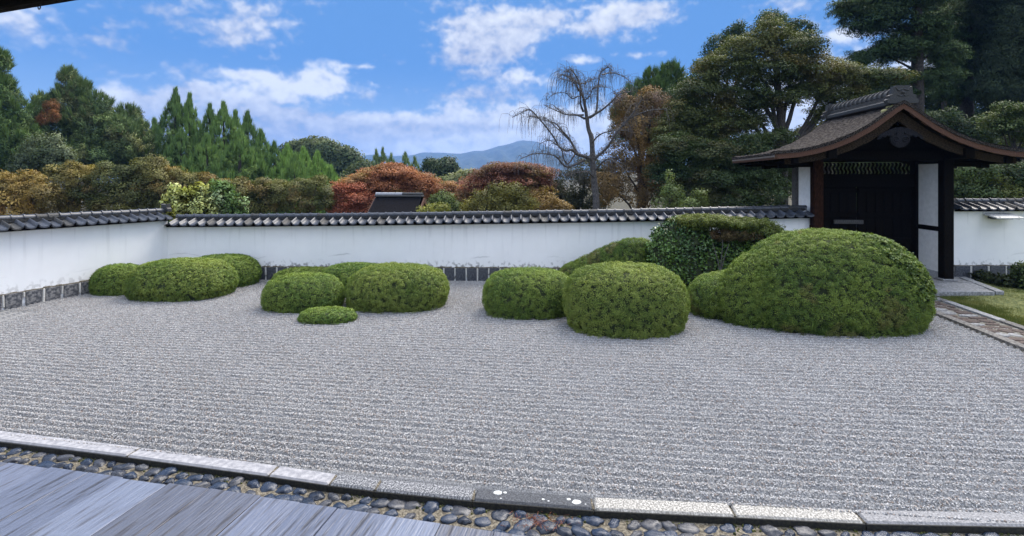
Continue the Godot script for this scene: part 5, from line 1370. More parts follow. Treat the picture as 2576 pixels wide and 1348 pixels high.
	part("bark_roof", shell.mesh(), M.thatch, g)
	var soffit := Shape.new()
	var rows2 := []
	for z in [0.72, back + 0.03]:
		var row := []
		for k in 61:
			var p := roof_line(lerpf(2.37, -2.37, k / 60.0), 0.125)
			row.append(Vector3(p.x, p.y, z))
		rows2.append(row)
	soffit.sheet(rows2)
	part("soffit", soffit.mesh(), M.timber, g)
	for z in [0.75, back]:
		var sgn := 1.0 if z > 0 else -1.0
		var edge := Shape.new()
		edge.plate(roof_band(-0.03, 0.03, -2.4, 2.4), -0.03, 0.03)
		part("roof_edge", edge.mesh(), M.thatch, g, spot(0, 0, z - 0.028 * sgn))
		var red := Shape.new()
		red.plate(roof_band(0.03, 0.125, -2.385, 2.385), -0.03, 0.03)
		part("layered_edge", red.mesh(), M.fascia, g, spot(0, 0, z - 0.04 * sgn))
	for sx in [-1, 1]:
		for q in [[-0.01, 0.045, 2.41, M.thatch], [0.045, 0.085, 2.395, M.fascia_pale], [0.085, 0.125, 2.375, M.fascia]]:
			var e := Shape.new()
			var p := roof_line(2.4, (q[0] + q[1]) / 2)
			e.block(Transform3D(), Vector3(0.06, q[1] - q[0], 2.58), 0.006)
			part("eave_edge", e.mesh(), q[3], g, spot((q[2] - 0.03) * sx, p.y, -0.55))
	for sx in [-1, 1]:
		for k in 9:
			var r := Shape.new()
			var pts := []
			var rad := []
			for j in 9:
				var p := roof_line(lerpf(0.1, 2.3, j / 8.0) * sx, 0.16)
				pts.append(Vector3(p.x, p.y, 0))
				rad.append(0.032)
			r.tube(pts, rad, 4)
			part("rafter", r.mesh(), M.timber, g, spot(0, 0, 0.42 - k * 0.26))
	# tiled ridge with its end tiles
	var low := Shape.new()
	low.block(Transform3D(), Vector3(0.42, 0.1, 2.5), 0.02)
	part("ridge_base", low.mesh(), M.tile_old, g, spot(0, 3.69, -0.6))
	for k in 3:
		var c := Shape.new()
		c.block(Transform3D(), Vector3(0.34 - 0.03 * k, 0.028, 2.5), 0.006)
		part("ridge_course", c.mesh(), M.tile_old, g, spot(0, 3.755 + 0.034 * k, -0.6))
	var cm := cap_tile(0.178, 0.13)
	for k in 14:
		part("ridge_cap", cm, M.tile_old, g, Transform3D(Basis(Vector3.UP, -PI / 2), Vector3(0, 3.85, 0.52 - k * 0.178)))
	for z in [0.66, -1.86]:
		var face := Shape.new()
		var fo := PackedVector2Array([Vector2(-0.27, 0.0), Vector2(0.27, 0.0), Vector2(0.29, 0.07), Vector2(0.24, 0.1), Vector2(0.25, 0.15), Vector2(0.18, 0.18), Vector2(0.165, 0.33), Vector2(0.13, 0.31), Vector2(0.12, 0.345), Vector2(-0.12, 0.345), Vector2(-0.13, 0.31), Vector2(-0.165, 0.33), Vector2(-0.18, 0.18), Vector2(-0.25, 0.15), Vector2(-0.24, 0.1), Vector2(-0.29, 0.07)])
		face.plate(fo, -0.06, 0.06)
		var end := part("ridge_end_tile", face.mesh(), M.tile_old, g, spot(0, 3.67, z))
		var sg := 1.0 if z > 0 else -1.0
		var relief := Shape.new()
		for sx in [-1, 1]:
			relief.tube([Vector3(0.13 * sx, 0.31, 0), Vector3(0.09 * sx, 0.25, 0), Vector3(0.02 * sx, 0.27, 0)], [0.012, 0.018, 0.012], 6)
			relief.tube([Vector3(0.1 * sx, 0.16, 0), Vector3(0.04 * sx, 0.14, 0), Vector3(0, 0.17, 0)], [0.01, 0.016, 0.016], 6)
		relief.block(spot(0, 0.21, 0), Vector3(0.07, 0.05, 0.05), 0.015)
		part("relief", relief.mesh(), M.tile_old, end, spot(0, 0, 0.06 * sg))
	var mo := Shape.new()
	for k in 46:
		var u := rng.randf_range(-0.3, 0.34)
		var p := roof_line(u, -0.01)
		mo.tint = Color(0.2, 0.19, 0.07).lerp(Color(0.36, 0.34, 0.16), rng.randf())
		var r := rng.randf_range(0.012, 0.035)
		mo.tube([Vector3(p.x, p.y - 0.01, 0.6 + rng.randf_range(-0.1, 0.14)), Vector3(p.x, p.y + r * 0.6, 0.62)], [r * 1.4, r * 0.5], 6)
	part("moss_cushion", mo.mesh(), M.core, g, Transform3D(), "stuff")


# ------------------------------------------------------------------ the weeping cherry

func bare_tree() -> void:
	var foot := Vector3(2.981, 0.635, -18.5)
	foot.y = -0.8
	var t := thing("bare_cherry", "leafless weeping cherry with long drooping twigs behind the wall", "tree", foot)
	var deep := {"k": 0.0}
	var line := func(pts: Array, r0: float, r1: float, bulge: float) -> Array:
		var way := []
		for k in pts.size():
			way.append(pts[k] - foot + Vector3(0, 0, bulge * sin(PI * 0.5 * k / maxf(1, pts.size() - 1))))
		var fineway := []
		for k in way.size() - 1:
			for j in 3:
				var p0: Vector3 = way[maxi(k - 1, 0)]
				var p3: Vector3 = way[mini(k + 2, way.size() - 1)]
				fineway.append(way[k].cubic_interpolate(way[k + 1], p0, p3, j / 3.0))
		fineway.append(way[-1])
		var rad := []
		for k in fineway.size():
			rad.append(lerpf(r0, r1, pow(k / float(fineway.size() - 1), 0.6)) * (1.0 if r0 > 0.12 else 0.72))
		var s := Shape.new()
		s.tube(fineway, rad, 6)
		part("trunk" if r0 > 0.12 else "limb", s.mesh(), M.bark_grey, t)
		return fineway
	var ways := []
	line.call([foot, Vector3(3.016, 1.174, -18.5), Vector3(2.974, 1.811, -18.5), Vector3(2.914, 2.448, -18.5), Vector3(2.889, 2.958, -18.5), Vector3(2.867, 3.382, -18.5), Vector3(2.825, 3.722, -18.5), Vector3(2.74, 3.977, -18.5), Vector3(2.685, 4.317, -18.5), Vector3(2.655, 4.572, -18.5)], 0.15, 0.06, 0.0)
	line.call([Vector3(2.889, 3.043, -18.5), Vector3(2.938, 3.474, -18.6), Vector3(2.92, 3.825, -18.7), Vector3(2.813, 3.996, -18.7), Vector3(2.791, 4.426, -18.7)], 0.085, 0.045, -0.2)
	ways.append(line.call([Vector3(2.655, 4.572, -18.5), Vector3(2.549, 4.996, -18.5), Vector3(2.421, 5.336, -18.5), Vector3(2.337, 5.633, -18.5), Vector3(2.167, 5.888, -18.5), Vector3(2.018, 6.037, -18.5)], 0.09, 0.02, 0.5))
	ways.append(line.call([Vector3(2.549, 4.614, -18.5), Vector3(2.4, 4.869, -18.5), Vector3(2.358, 5.166, -18.5), Vector3(2.167, 5.421, -18.5), Vector3(1.997, 5.506, -18.5), Vector3(1.615, 5.57, -18.5)], 0.06, 0.015, 1.1))
	ways.append(line.call([Vector3(2.4, 5.591, -18.5), Vector3(2.167, 5.676, -18.5), Vector3(1.912, 5.74, -18.5), Vector3(1.699, 5.769, -18.5), Vector3(1.615, 5.655, -18.5)], 0.04, 0.012, 0.8))
	ways.append(line.call([Vector3(2.379, 5.336, -18.5), Vector3(2.252, 5.633, -18.5), Vector3(2.06, 5.846, -18.5), Vector3(1.997, 5.973, -18.5), Vector3(1.827, 5.931, -18.5)], 0.045, 0.012, 0.4))
	ways.append(line.call([Vector3(2.783, 4.402, -18.5), Vector3(3.016, 4.572, -18.5), Vector3(3.101, 4.996, -18.5), Vector3(3.144, 5.549, -18.5), Vector3(3.228, 6.058, -18.5), Vector3(3.398, 6.228, -18.5), Vector3(3.568, 6.322, -18.5), Vector3(3.717, 6.186, -18.5)], 0.08, 0.015, -0.6))
	ways.append(line.call([Vector3(3.228, 5.931, -18.5), Vector3(3.526, 6.058, -18.5), Vector3(3.866, 6.101, -18.5), Vector3(4.205, 6.016, -18.5), Vector3(4.503, 5.782, -18.5)], 0.045, 0.012, -0.9))
	ways.append(line.call([Vector3(2.761, 4.402, -18.5), Vector3(3.144, 4.614, -18.5), Vector3(3.441, 4.869, -18.5), Vector3(3.696, 5.124, -18.5), Vector3(4.078, 5.166, -18.5)], 0.07, 0.02, 0.9))
	ways.append(line.call([Vector3(2.591, 4.996, -18.5), Vector3(2.74, 5.124, -18.5), Vector3(2.812, 5.336, -18.5), Vector3(3.016, 5.379, -18.5), Vector3(3.356, 5.336, -18.5)], 0.04, 0.012, 0.7))
	ways.append(line.call([Vector3(2.421, 5.633, -18.5), Vector3(2.591, 5.655, -18.5), Vector3(2.846, 5.803, -18.5), Vector3(3.016, 5.888, -18.5), Vector3(3.186, 5.91, -18.5)], 0.03, 0.01, -0.7))
	ways.append(line.call([Vector3(2.591, 4.359, -18.5), Vector3(2.252, 4.423, -18.5), Vector3(1.827, 4.381, -18.5), Vector3(1.445, 4.487, -18.5), Vector3(1.041, 4.657, -18.5)], 0.06, 0.015, 1.4))
	ways.append(line.call([Vector3(2.549, 4.487, -18.5), Vector3(2.167, 4.55, -18.5), Vector3(1.912, 4.657, -18.5), Vector3(1.593, 4.954, -18.5)], 0.06, 0.02, -1.0))
	ways.append(line.call([Vector3(2.358, 5.166, -18.5), Vector3(2.124, 5.039, -18.5), Vector3(1.869, 5.209, -18.5), Vector3(1.445, 5.145, -18.5), Vector3(1.19, 4.911, -18.5)], 0.04, 0.01, 0.6))
	ways.append(line.call([Vector3(2.889, 2.915, -18.5), Vector3(2.549, 3, -18.5), Vector3(2.252, 3.085, -18.5), Vector3(2.082, 3.213, -18.5), Vector3(1.869, 3.17, -18.5), Vector3(1.615, 3.297, -18.5), Vector3(1.402, 3.637, -18.5), Vector3(1.062, 4.062, -18.5), Vector3(0.659, 4.487, -18.5), Vector3(0.468, 4.487, -18.5), Vector3(0.001, 4.253, -18.5)], 0.11, 0.014, 1.2))
	ways.append(line.call([Vector3(2.337, 3.085, -18.5), Vector3(2.167, 3.382, -18.5), Vector3(1.997, 3.637, -18.5), Vector3(1.699, 3.935, -18.5), Vector3(1.487, 4.147, -18.5), Vector3(1.02, 4.253, -18.5), Vector3(0.723, 4.381, -18.5)], 0.08, 0.015, 0.6))
	ways.append(line.call([Vector3(2.167, 3.467, -18.5), Vector3(1.827, 3.85, -18.5), Vector3(1.53, 4.147, -18.5), Vector3(1.275, 4.402, -18.5), Vector3(0.892, 4.465, -18.5), Vector3(0.638, 4.508, -18.5)], 0.05, 0.012, -0.6))
	ways.append(line.call([Vector3(2.252, 3.085, -18.5), Vector3(1.933, 2.703, -18.5), Vector3(1.742, 2.958, -18.5), Vector3(1.615, 3.213, -18.5), Vector3(1.232, 3.467, -18.5), Vector3(0.892, 3.34, -18.5)], 0.05, 0.012, 1.6))
	ways.append(line.call([Vector3(2.591, 2.873, -18.5), Vector3(1.997, 2.618, -18.5), Vector3(1.721, 2.703, -18.5), Vector3(1.487, 2.915, -18.5), Vector3(1.232, 3, -18.5), Vector3(0.723, 3.009, -18.5), Vector3(0.298, 2.852, -18.5)], 0.07, 0.015, 1.9))
	ways.append(line.call([Vector3(2.846, 3.467, -18.5), Vector3(3.016, 3.722, -18.5), Vector3(3.356, 3.807, -18.5), Vector3(3.866, 3.807, -18.5)], 0.05, 0.015, 1.4))
	ways.append(line.call([Vector3(2.889, 2.873, -18.5), Vector3(3.356, 3.297, -18.5), Vector3(3.611, 3.765, -18.5), Vector3(3.908, 4.147, -18.5), Vector3(4.163, 4.487, -18.5), Vector3(4.46, 4.954, -18.5)], 0.09, 0.02, 0.8))
	ways.append(line.call([Vector3(3.908, 4.147, -18.5), Vector3(4.29, 4.402, -18.5), Vector3(4.715, 4.529, -18.5), Vector3(5.097, 4.529, -18.5)], 0.045, 0.012, 1.2))
	ways.append(line.call([Vector3(2.931, 2.448, -18.5), Vector3(3.271, 2.873, -18.5), Vector3(3.568, 2.745, -18.5), Vector3(3.866, 2.406, -18.5)], 0.06, 0.02, 1.0))
	ways.append(line.call([Vector3(2.952, 2.236, -18.5), Vector3(2.591, 2.448, -18.5), Vector3(2.167, 2.406, -18.5), Vector3(1.657, 2.278, -18.5)], 0.05, 0.012, 1.3))
	var twigs := Shape.new()
	for w in ways:
		for k in range(3, w.size()):
			for j in 6:
				if rng.randf() < 0.2:
					continue
				var p: Vector3 = w[k].lerp(w[k - 1], rng.randf())
				var d := ball() * 0.4
				d.y = absf(d.y) * 0.8
				var l := rng.randf_range(0.3, 0.95) * minf(1.0, 0.35 + k / 14.0)
				var pts := [p]
				var rad := [0.0065]
				for q in 5:
					d = (d * 0.62 + Vector3(0, -0.16, 0) * (q * 0.55) + ball() * 0.05)
					p = p + d.normalized() * l / 5.0 * 1.3
					pts.append(p)
					rad.append(0.0058 - 0.0007 * q)
				twigs.tube(pts, rad, 3, false)
	part("twigs", twigs.mesh(), M.bark_grey, t, Transform3D(), "stuff")

# ------------------------------------------------------------------ garden floor

var kerb_line := [Vector3(-8.409, 0, -5.5), Vector3(-5.87, 0, -4.807), Vector3(-4.447, 0, -4.49), Vector3(-3.021, 0, -4.212), Vector3(-1.776, 0, -3.948), Vector3(-1.29, 0, -3.836), Vector3(-0.946, 0, -3.768), Vector3(-0.252, 0, -3.657), Vector3(0.554, 0, -3.557), Vector3(1.464, 0, -3.488), Vector3(2.261, 0, -3.426), Vector3(3.473, 0, -3.389), Vector3(5.197, 0, -3.357)]


func kerb_z(x: float) -> float:
	for k in kerb_line.size() - 1:
		var a: Vector3 = kerb_line[k]
		var b: Vector3 = kerb_line[k + 1]
		if x <= b.x:
			return -lerpf(a.z, b.z, (x - a.x) / (b.x - a.x))
	return -kerb_line[-1].z


# the smooth course that the rake follows: parallel to the kerb near it, straightening out towards the wall
func rake_bend(x: float, z: float) -> float:
	return (0.0078 * x * x - 0.145 * x) * clampf(1.0 - (z - 4.0) / 8.0, 0.15, 1.0)


const RAKE := 0.105


func furrow(v: float) -> float:
	return 0.023 * cos(TAU * v / RAKE)


func ground_y(x: float, z: float) -> float:
	var y := -0.1 - 1.3 * smoothstep(12.5, 19.0, z) * smoothstep(9.0, 3.0, x)
	y += smoothstep(10.0, 30.0, x) * smoothstep(14.0, 40.0, z) * 5.0
	y += smoothstep(60.0, 300.0, z) * -4.0
	return y


func make_ground() -> void:
	var s := Shape.new()
	var rows := []
	for r in 46:
		var z := -30.0 + 30.0 * r / 9.0 if r < 15 else 20.0 + pow((r - 14) / 31.0, 2.2) * 2600.0
		var row := []
		for k in 61:
			var x := signf(k - 30) * pow(absf(k - 30) / 30.0, 2.2) * 2600.0
			var y := ground_y(x, z)
			if z < 12.4 and absf(x) < 40:
				y = -0.2
			row.append(Vector3(x, y, -z))
		rows.append(row)
	s.sheet(rows)
	tag(part("ground", s.mesh(), M.soil, self), "dark earth ground under the trees around the garden", "ground", "", "structure")
	# far ridge: a long wooded mountain that rises to one rounded peak
	var crest := [Vector3(-1737.172, 87.105, -2400), Vector3(-1237.366, 98.639, -2400), Vector3(-891.346, 104.406, -2400), Vector3(-722.181, 108.251, -2400), Vector3(-645.288, 115.94, -2400), Vector3(-556.861, 109.404, -2400), Vector3(-476.123, 110.942, -2400), Vector3(-410.764, 125.552, -2400), Vector3(-353.094, 124.783, -2400), Vector3(-245.443, 119.4, -2400), Vector3(-172.395, 132.472, -2400), Vector3(-141.637, 132.472, -2400), Vector3(-45.521, 157.847, -2400), Vector3(46.751, 181.684, -2400), Vector3(100.576, 177.455, -2400), Vector3(177.47, 148.62, -2400), Vector3(262.052, 114.018, -2400), Vector3(415.839, 87.105, -2400), Vector3(723.411, 67.882, -2400), Vector3(1261.664, 52.503, -2400)]
	var m := Shape.new()
	var grid := []
	var n := 260
	for r in 40:
		var f := r / 30.0
		var row := []
		for k in n + 1:
			var x: float = lerpf(crest[0].x, crest[-1].x, k / float(n))
			var top := 0.0
			for j in crest.size() - 1:
				if x >= crest[j].x and x <= crest[j + 1].x:
					var q: float = (x - crest[j].x) / (crest[j + 1].x - crest[j].x)
					top = lerpf(crest[j].y, crest[j + 1].y, smoothstep(0.0, 1.0, q) * 0.5 + q * 0.5)
			var z := 1500.0 + 900.0 * f
			var up := pow(f, 0.9) if f <= 1.0 else 1.0 - (f - 1.0) * 1.6
			var spur := 26.0 * rough.get_noise_2d(x * 0.55, z * 0.16) + 11.0 * rough.get_noise_2d(x * 1.7, z * 0.6)
			var y := top * up + spur * sin(clampf(f, 0, 1) * PI) - 4.0 * (1.0 - minf(f, 1.0)) + 1.2 * rough.get_noise_2d(x * 9.0, z * 9.0)
			row.append(Vector3(x, y, -z))
		grid.append(row)
	m.sheet(grid)
	tag(part("mountain", m.mesh(), M.forest, self), "blue wooded mountain ridge with one rounded peak on the horizon", "mountain", "", "structure")
	# gravel bed raked into furrows
	var bed := Shape.new()
	var bed_rows := []
	var z := 0.0
	while z < 8.4:
		var row := []
		for k in 86:
			var x := -10.0 + 18.0 * k / 85.0
			var zz := z + kerb_z(x) - 0.02
			var v := zz - rake_bend(x, zz)
			row.append(Vector3(x, furrow(v) - 0.008 + 0.005 * rough.get_noise_2d(x * 60, zz * 60), -zz))
		bed_rows.append(row)
		z += 0.0175
	bed.sheet(bed_rows)
	tag(part("gravel_bed", bed.mesh(), M.bed, self), "pale raked gravel bed in fine parallel furrows across the garden", "gravel bed", "", "structure")
	var grains := thing("gravel", "loose pale grey gravel grains raked into even furrows", "gravel", Vector3.ZERO, 0.0, "", "stuff")
	for q in 3:
		var g := Shape.new()
		for k in 1800:
			var p := Vector3(rng.randf_range(-0.26, 0.26), 0, rng.randf_range(-0.214, 0.214))
			p.y = furrow(p.z) - 0.004 + rng.randf_range(-0.002, 0.003)
			var r := rng.randf_range(0.0038, 0.0082)
			var b := Basis.from_euler(ball() * 3.0) * Basis.from_scale(Vector3(r * 1.35, r * 0.8, r))
			var w := pow(rng.randf(), 1.1)
			var c := Color(0.27, 0.273, 0.28).lerp(Color(0.58, 0.58, 0.585), w)
			if rng.randf() < 0.12:
				c = c.lerp(Color(0.3, 0.22, 0.17), 0.6)
			g.tint = Color(c.r * 1.03, c.g, c.b * 0.96)
			var o := [b * Vector3(1, 0, 0), b * Vector3(0, 1, 0), b * Vector3(0, 0, 1), b * Vector3(-1, 0, 0), b * Vector3(0, -1, 0), b * Vector3(0, 0, -1)]
			for t in [[0, 1, 2], [1, 3, 2], [3, 4, 2], [4, 0, 2], [1, 0, 5], [3, 1, 5], [4, 3, 5], [0, 4, 5]]:
				g.tri(p + o[t[0]], p + o[t[1]], p + o[t[2]])
		var where := []
		var tints := []
		for r in 22:
			for k in 36:
				if (r * 7 + k) % 3 != q:
					continue
				var x := -9.6 + k * 0.5
				var v := 3.465 + r * 0.42
				var zz := v
				for it in 4:
					zz = v + rake_bend(x, zz)
				if zz < kerb_z(x) + 0.19 or zz > 11.5 or x < -5.6 - 0.36 * (zz - 5.0) - 0.6:
					if zz < kerb_z(x) - 0.1 or zz > 11.5 or x < -6.8 - 0.36 * (zz - 5.0):
						continue
				var slope := (rake_bend(x + 0.1, zz) - rake_bend(x - 0.1, zz)) / 0.2
				var long := 1.0 / (1.0 - (rake_bend(x, zz + 0.1) - rake_bend(x, zz - 0.1)) / 0.2) * cos(atan(slope))
				where.append(Transform3D(Basis(Vector3.UP, atan(slope) + (PI if (r + k * 3) % 2 else 0.0)) * Basis.from_scale(Vector3(1.0, 1.0, long)), Vector3(x, 0, -zz)))
				tints.append(Color.WHITE * (1.0 + 0.06 * rough.get_noise_2d(x * 30, zz * 30)))
		scatter("grains", g.mesh(), M.grain, where, tints, grains)


# kerb stones between the gravel and the cobbled gutter
func make_kerb() -> void:
	var k := thing("kerb", "row of long granite kerb stones edging the gravel", "kerb", Vector3.ZERO, 0.0, "", "structure")
	var mats := [M.granite, M.granite, M.granite, M.granite, M.granite, M.granite_mixed, M.granite_mixed, M.granite_dark, M.granite_cream, M.granite_cream, M.granite_grey, M.granite_grey]
	for j in kerb_line.size() - 1:
		var a: Vector3 = kerb_line[j]
		var b: Vector3 = kerb_line[j + 1]
		var d := (b - a).normalized()
		var across := Vector3(-d.z, 0, d.x)
		var mid := (a + b) / 2 + across * 0.066
		var s := Shape.new()
		s.block(Transform3D(), Vector3(a.distance_to(b) - 0.012, 0.2, 0.132), 0.012)
		var stone := part("kerb_stone", s.mesh(), mats[j], k, Transform3D(Basis(d, Vector3.UP, d.cross(Vector3.UP)), Vector3(mid.x, -0.083 + rng.randf_range(-0.003, 0.003), mid.z)))
		if j == 7:
			stone.set_meta("label", "blackened kerb stone spotted with white lichen")
			for q in 10:
				var l := Shape.new()
				var o := PackedVector2Array()
				var r := 0.026 if q in [3, 9] else rng.randf_range(0.004, 0.013)
				for w in 9:
					o.append(Vector2(cos(w / 9.0 * TAU) * r * 1.25, sin(w / 9.0 * TAU) * r) * rng.randf_range(0.8, 1.1))
				l.plate(o, 0, 0.0015)
				part("lichen", l.mesh(), M.lichen, stone, Transform3D(Basis(Vector3.RIGHT, -PI / 2), Vector3(rng.randf_range(-0.4, 0.4), 0.1002, rng.randf_range(-0.05, 0.05))))
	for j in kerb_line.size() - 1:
		# black strip that paints a shadow line along the kerb face
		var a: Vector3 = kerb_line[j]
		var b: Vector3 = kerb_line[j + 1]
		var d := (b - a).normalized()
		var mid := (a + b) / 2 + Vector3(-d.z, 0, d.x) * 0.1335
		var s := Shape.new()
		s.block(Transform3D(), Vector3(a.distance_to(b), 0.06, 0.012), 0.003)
		part("kerb_shadow_strip", s.mesh(), M.kerb_shadow, k, Transform3D(Basis(d, Vector3.UP, d.cross(Vector3.UP)), Vector3(mid.x, -0.027, mid.z)))
	for j in range(1, kerb_line.size() - 1):
		var s := Shape.new()
		s.block(Transform3D(), Vector3(0.016, 0.17, 0.12), 0.004)
		part("kerb_joint", s.mesh(), M.mortar, k, spot(kerb_line[j].x - 0.015, -0.075, kerb_line[j].z + 0.066, -0.2 + 0.03 * j))
	# gutter of dark river stones set in mortar
	var gut := thing("cobble_gutter", "strip of dark river stones set in sandy mortar beside the veranda", "gutter", Vector3.ZERO, 0.0, "", "structure")
	var bed := Shape.new()
	var far_row := []
	var mid_row := []
	var near_row := []
	for q in 61:
		var x := -7.0 + 13.0 * q / 60.0
		var z := kerb_z(x)
		far_row.append(Vector3(x, -0.04, -z + 0.1))
		mid_row.append(Vector3(x, -0.05 + 0.006 * rough.get_noise_2d(x * 90, 3), -z + 0.4))
		near_row.append(Vector3(x, -0.06, -z + 1.9))
	bed.sheet([near_row, mid_row, far_row])
	part("mortar_bed", bed.mesh(), M.mortar, gut)
	var stones := []
	for q in 9:
		var s := Shape.new()
		var rows := []
		var shape := FastNoiseLite.new()
		shape.seed = 100 + q
		shape.frequency = 0.9
		for r in 8:
			var row := []
			for w in 15:
				var e := PI / 2 * (1.0 - r / 7.0 * 1.25)
				var a := TAU * w / 14.0
				var d := Vector3(cos(a) * cos(e), sin(e), sin(a) * cos(e))
				var bump := 1.0 + 0.5 * shape.get_noise_3d(d.x, d.y * 0.5, d.z)
				var p := Vector3(d.x, signf(d.y) * pow(absf(d.y), 1.5), d.z) * bump
				row.append(Vector3(p.x, minf(p.y, 0.82 + 0.1 * d.x), p.z))
			rows.append(row)
		rows.reverse()
		s.sheet(rows)
		stones.append(s.mesh())
	var spots := []
	for r in 5:
		var x := -4.9 + rng.randf() * 0.1
		while x < 4.6:
			var d := 0.185 + r * 0.098 + rng.randf_range(-0.018, 0.018)
			var z := kerb_z(x) - d
			var seen := absf(x) < z * 0.99 + 0.25 and z > 3.12 and z / 1.42 > deck_edge(x / 1.42) - 0.1
			if seen:
				spots.append(Vector3(x, -0.047 + rng.randf_range(-0.004, 0.004), -z))
			x += rng.randf_range(0.085, 0.15)
	for q in spots.size():
		var p: Vector3 = spots[q]
		var m: StandardMaterial3D = M.cobbles[rng.randi() % M.cobbles.size()]
		var r := rng.randf_range(0.036, 0.068)
		var bs := Basis(Vector3.UP, rng.randf_range(-0.8, 0.8)) * Basis.from_scale(Vector3(r * rng.randf_range(1.0, 1.45), rng.randf_range(0.026, 0.036), r * rng.randf_range(0.72, 0.95)))
		part("cobble", stones[rng.randi() % 9], m, gut, Transform3D(Basis.from_euler(Vector3(rng.randf_range(-0.12, 0.12), 0, rng.randf_range(-0.12, 0.12))) * bs, p))
	# scraps of moss along the foot of the kerb
	var mo := Shape.new()
	for q in 900:
		var x := rng.randf_range(-4.6, 4.2)
		if rough.get_noise_2d(x * 80, 12.0) < -0.1:
			continue
		var z := kerb_z(x) - 0.135 - absf(rng.randfn(0, 0.035))
		var r := rng.randf_range(0.004, 0.011)
		mo.tint = Color(0.03, 0.04, 0.01).lerp(Color(0.13, 0.14, 0.03), rng.randf())
		mo.tube([Vector3(x, -0.05, -z), Vector3(x + rng.randf_range(-0.006, 0.006), -0.042 + r, -z)], [r * 1.5, r * 0.4], 5)
	part("gutter_moss", mo.mesh(), M.core, gut, Transform3D(), "stuff")


func deck_edge(x: float) -> float:
	return 2.938 - 0.2044 * (x + 2.91)


func make_veranda() -> void:
	var d := Vector3(0.9797, 0, 0.2003)
	var t := thing("veranda", "weathered grey board veranda floor above the gutter", "veranda", Vector3(-2.91, 0.6, -2.938), atan2(-d.z, d.x))
	var x := -2.4
	var k := 0
	while x < 5.4:
		var w := rng.randf_range(0.19, 0.3)
		var s := Shape.new()
		s.block(Transform3D(), Vector3(w - 0.0035, 0.04, 2.6), 0.0015)
		s.tint = Color.WHITE
		var o := part("floor_board", s.mesh(), M.wood_deck[(k * 7 + k / 3) % 4], t, Transform3D(Basis(Vector3.BACK, rng.randf_range(-0.006, 0.006)), Vector3(x + w / 2, -0.02 + rng.randf_range(-0.003, 0.003), 1.3 + rng.randf_range(-0.012, 0.012))))
		x += w
		k += 1
	var b := Shape.new()
	b.block(Transform3D(), Vector3(8.6, 0.11, 0.12), 0.01)
	part("floor_beam", b.mesh(), M.timber, t, spot(1.4, -0.125, 0.25))
	var u := Shape.new()
	u.block(Transform3D(), Vector3(8.4, 0.02, 2.45), 0.004)
	part("added_gap_backing", u.mesh(), M.timber, t, spot(1.45, -0.057, 1.29))  # dark sheet added below so the gaps between boards stay dark
	for q in 5:
		var p := Shape.new()
		p.block(Transform3D(), Vector3(0.12, 0.46, 0.12), 0.01)
		part("floor_post", p.mesh(), M.timber, t, spot(-2.2 + q * 1.85, -0.435, 0.25))
	# the corner of the temple's own eaves
	var a := Vector3(-3.05, 3.202, -3.08)
	var c := Vector3(-2.441, 3.196, -2.87)
	var e := (c - a).normalized()
	e.y = 0
	e = e.normalized()
	var eaves := thing("temple_eaves", "dark edge of the temple eaves overhead with an iron gutter hook", "eaves", a, atan2(-e.z, e.x))
	var f := Shape.new()
	f.block(Transform3D(), Vector3(5.6, 0.14, 0.07), 0.008)
	part("fascia_board", f.mesh(), M.timber, eaves, spot(0.9, 0.07, 0))
	var slab := Shape.new()
	slab.block(Transform3D(), Vector3(5.6, 0.06, 1.25), 0.01)
	part("eave_boarding", slab.mesh(), M.timber, eaves, Transform3D(Basis(Vector3.RIGHT, -0.3), Vector3(0.9, 0.31, 0.6)))
	for q in 14:
		var r := Shape.new()
		r.block(Transform3D(), Vector3(0.06, 0.07, 1.2), 0.006)
		part("rafter", r.mesh(), M.timber, eaves, Transform3D(Basis(Vector3.RIGHT, -0.3), Vector3(-1.7 + q * 0.4, 0.24, 0.58)))
	var hook := Shape.new()
	var pts := []
	var rad := []
	for q in 9:
		var w := PI * q / 8.0
		pts.append(Vector3(-cos(w) * 0.011, -0.012 - sin(w) * 0.018, 0))
		rad.append(0.0028)
	pts.append(Vector3(0.011, 0.01, 0))
	rad.append(0.0028)
	hook.tube(pts, rad, 6)
	part("gutter_hook", hook.mesh(), M.black_iron, eaves, spot(0.36, 0, 0.0))


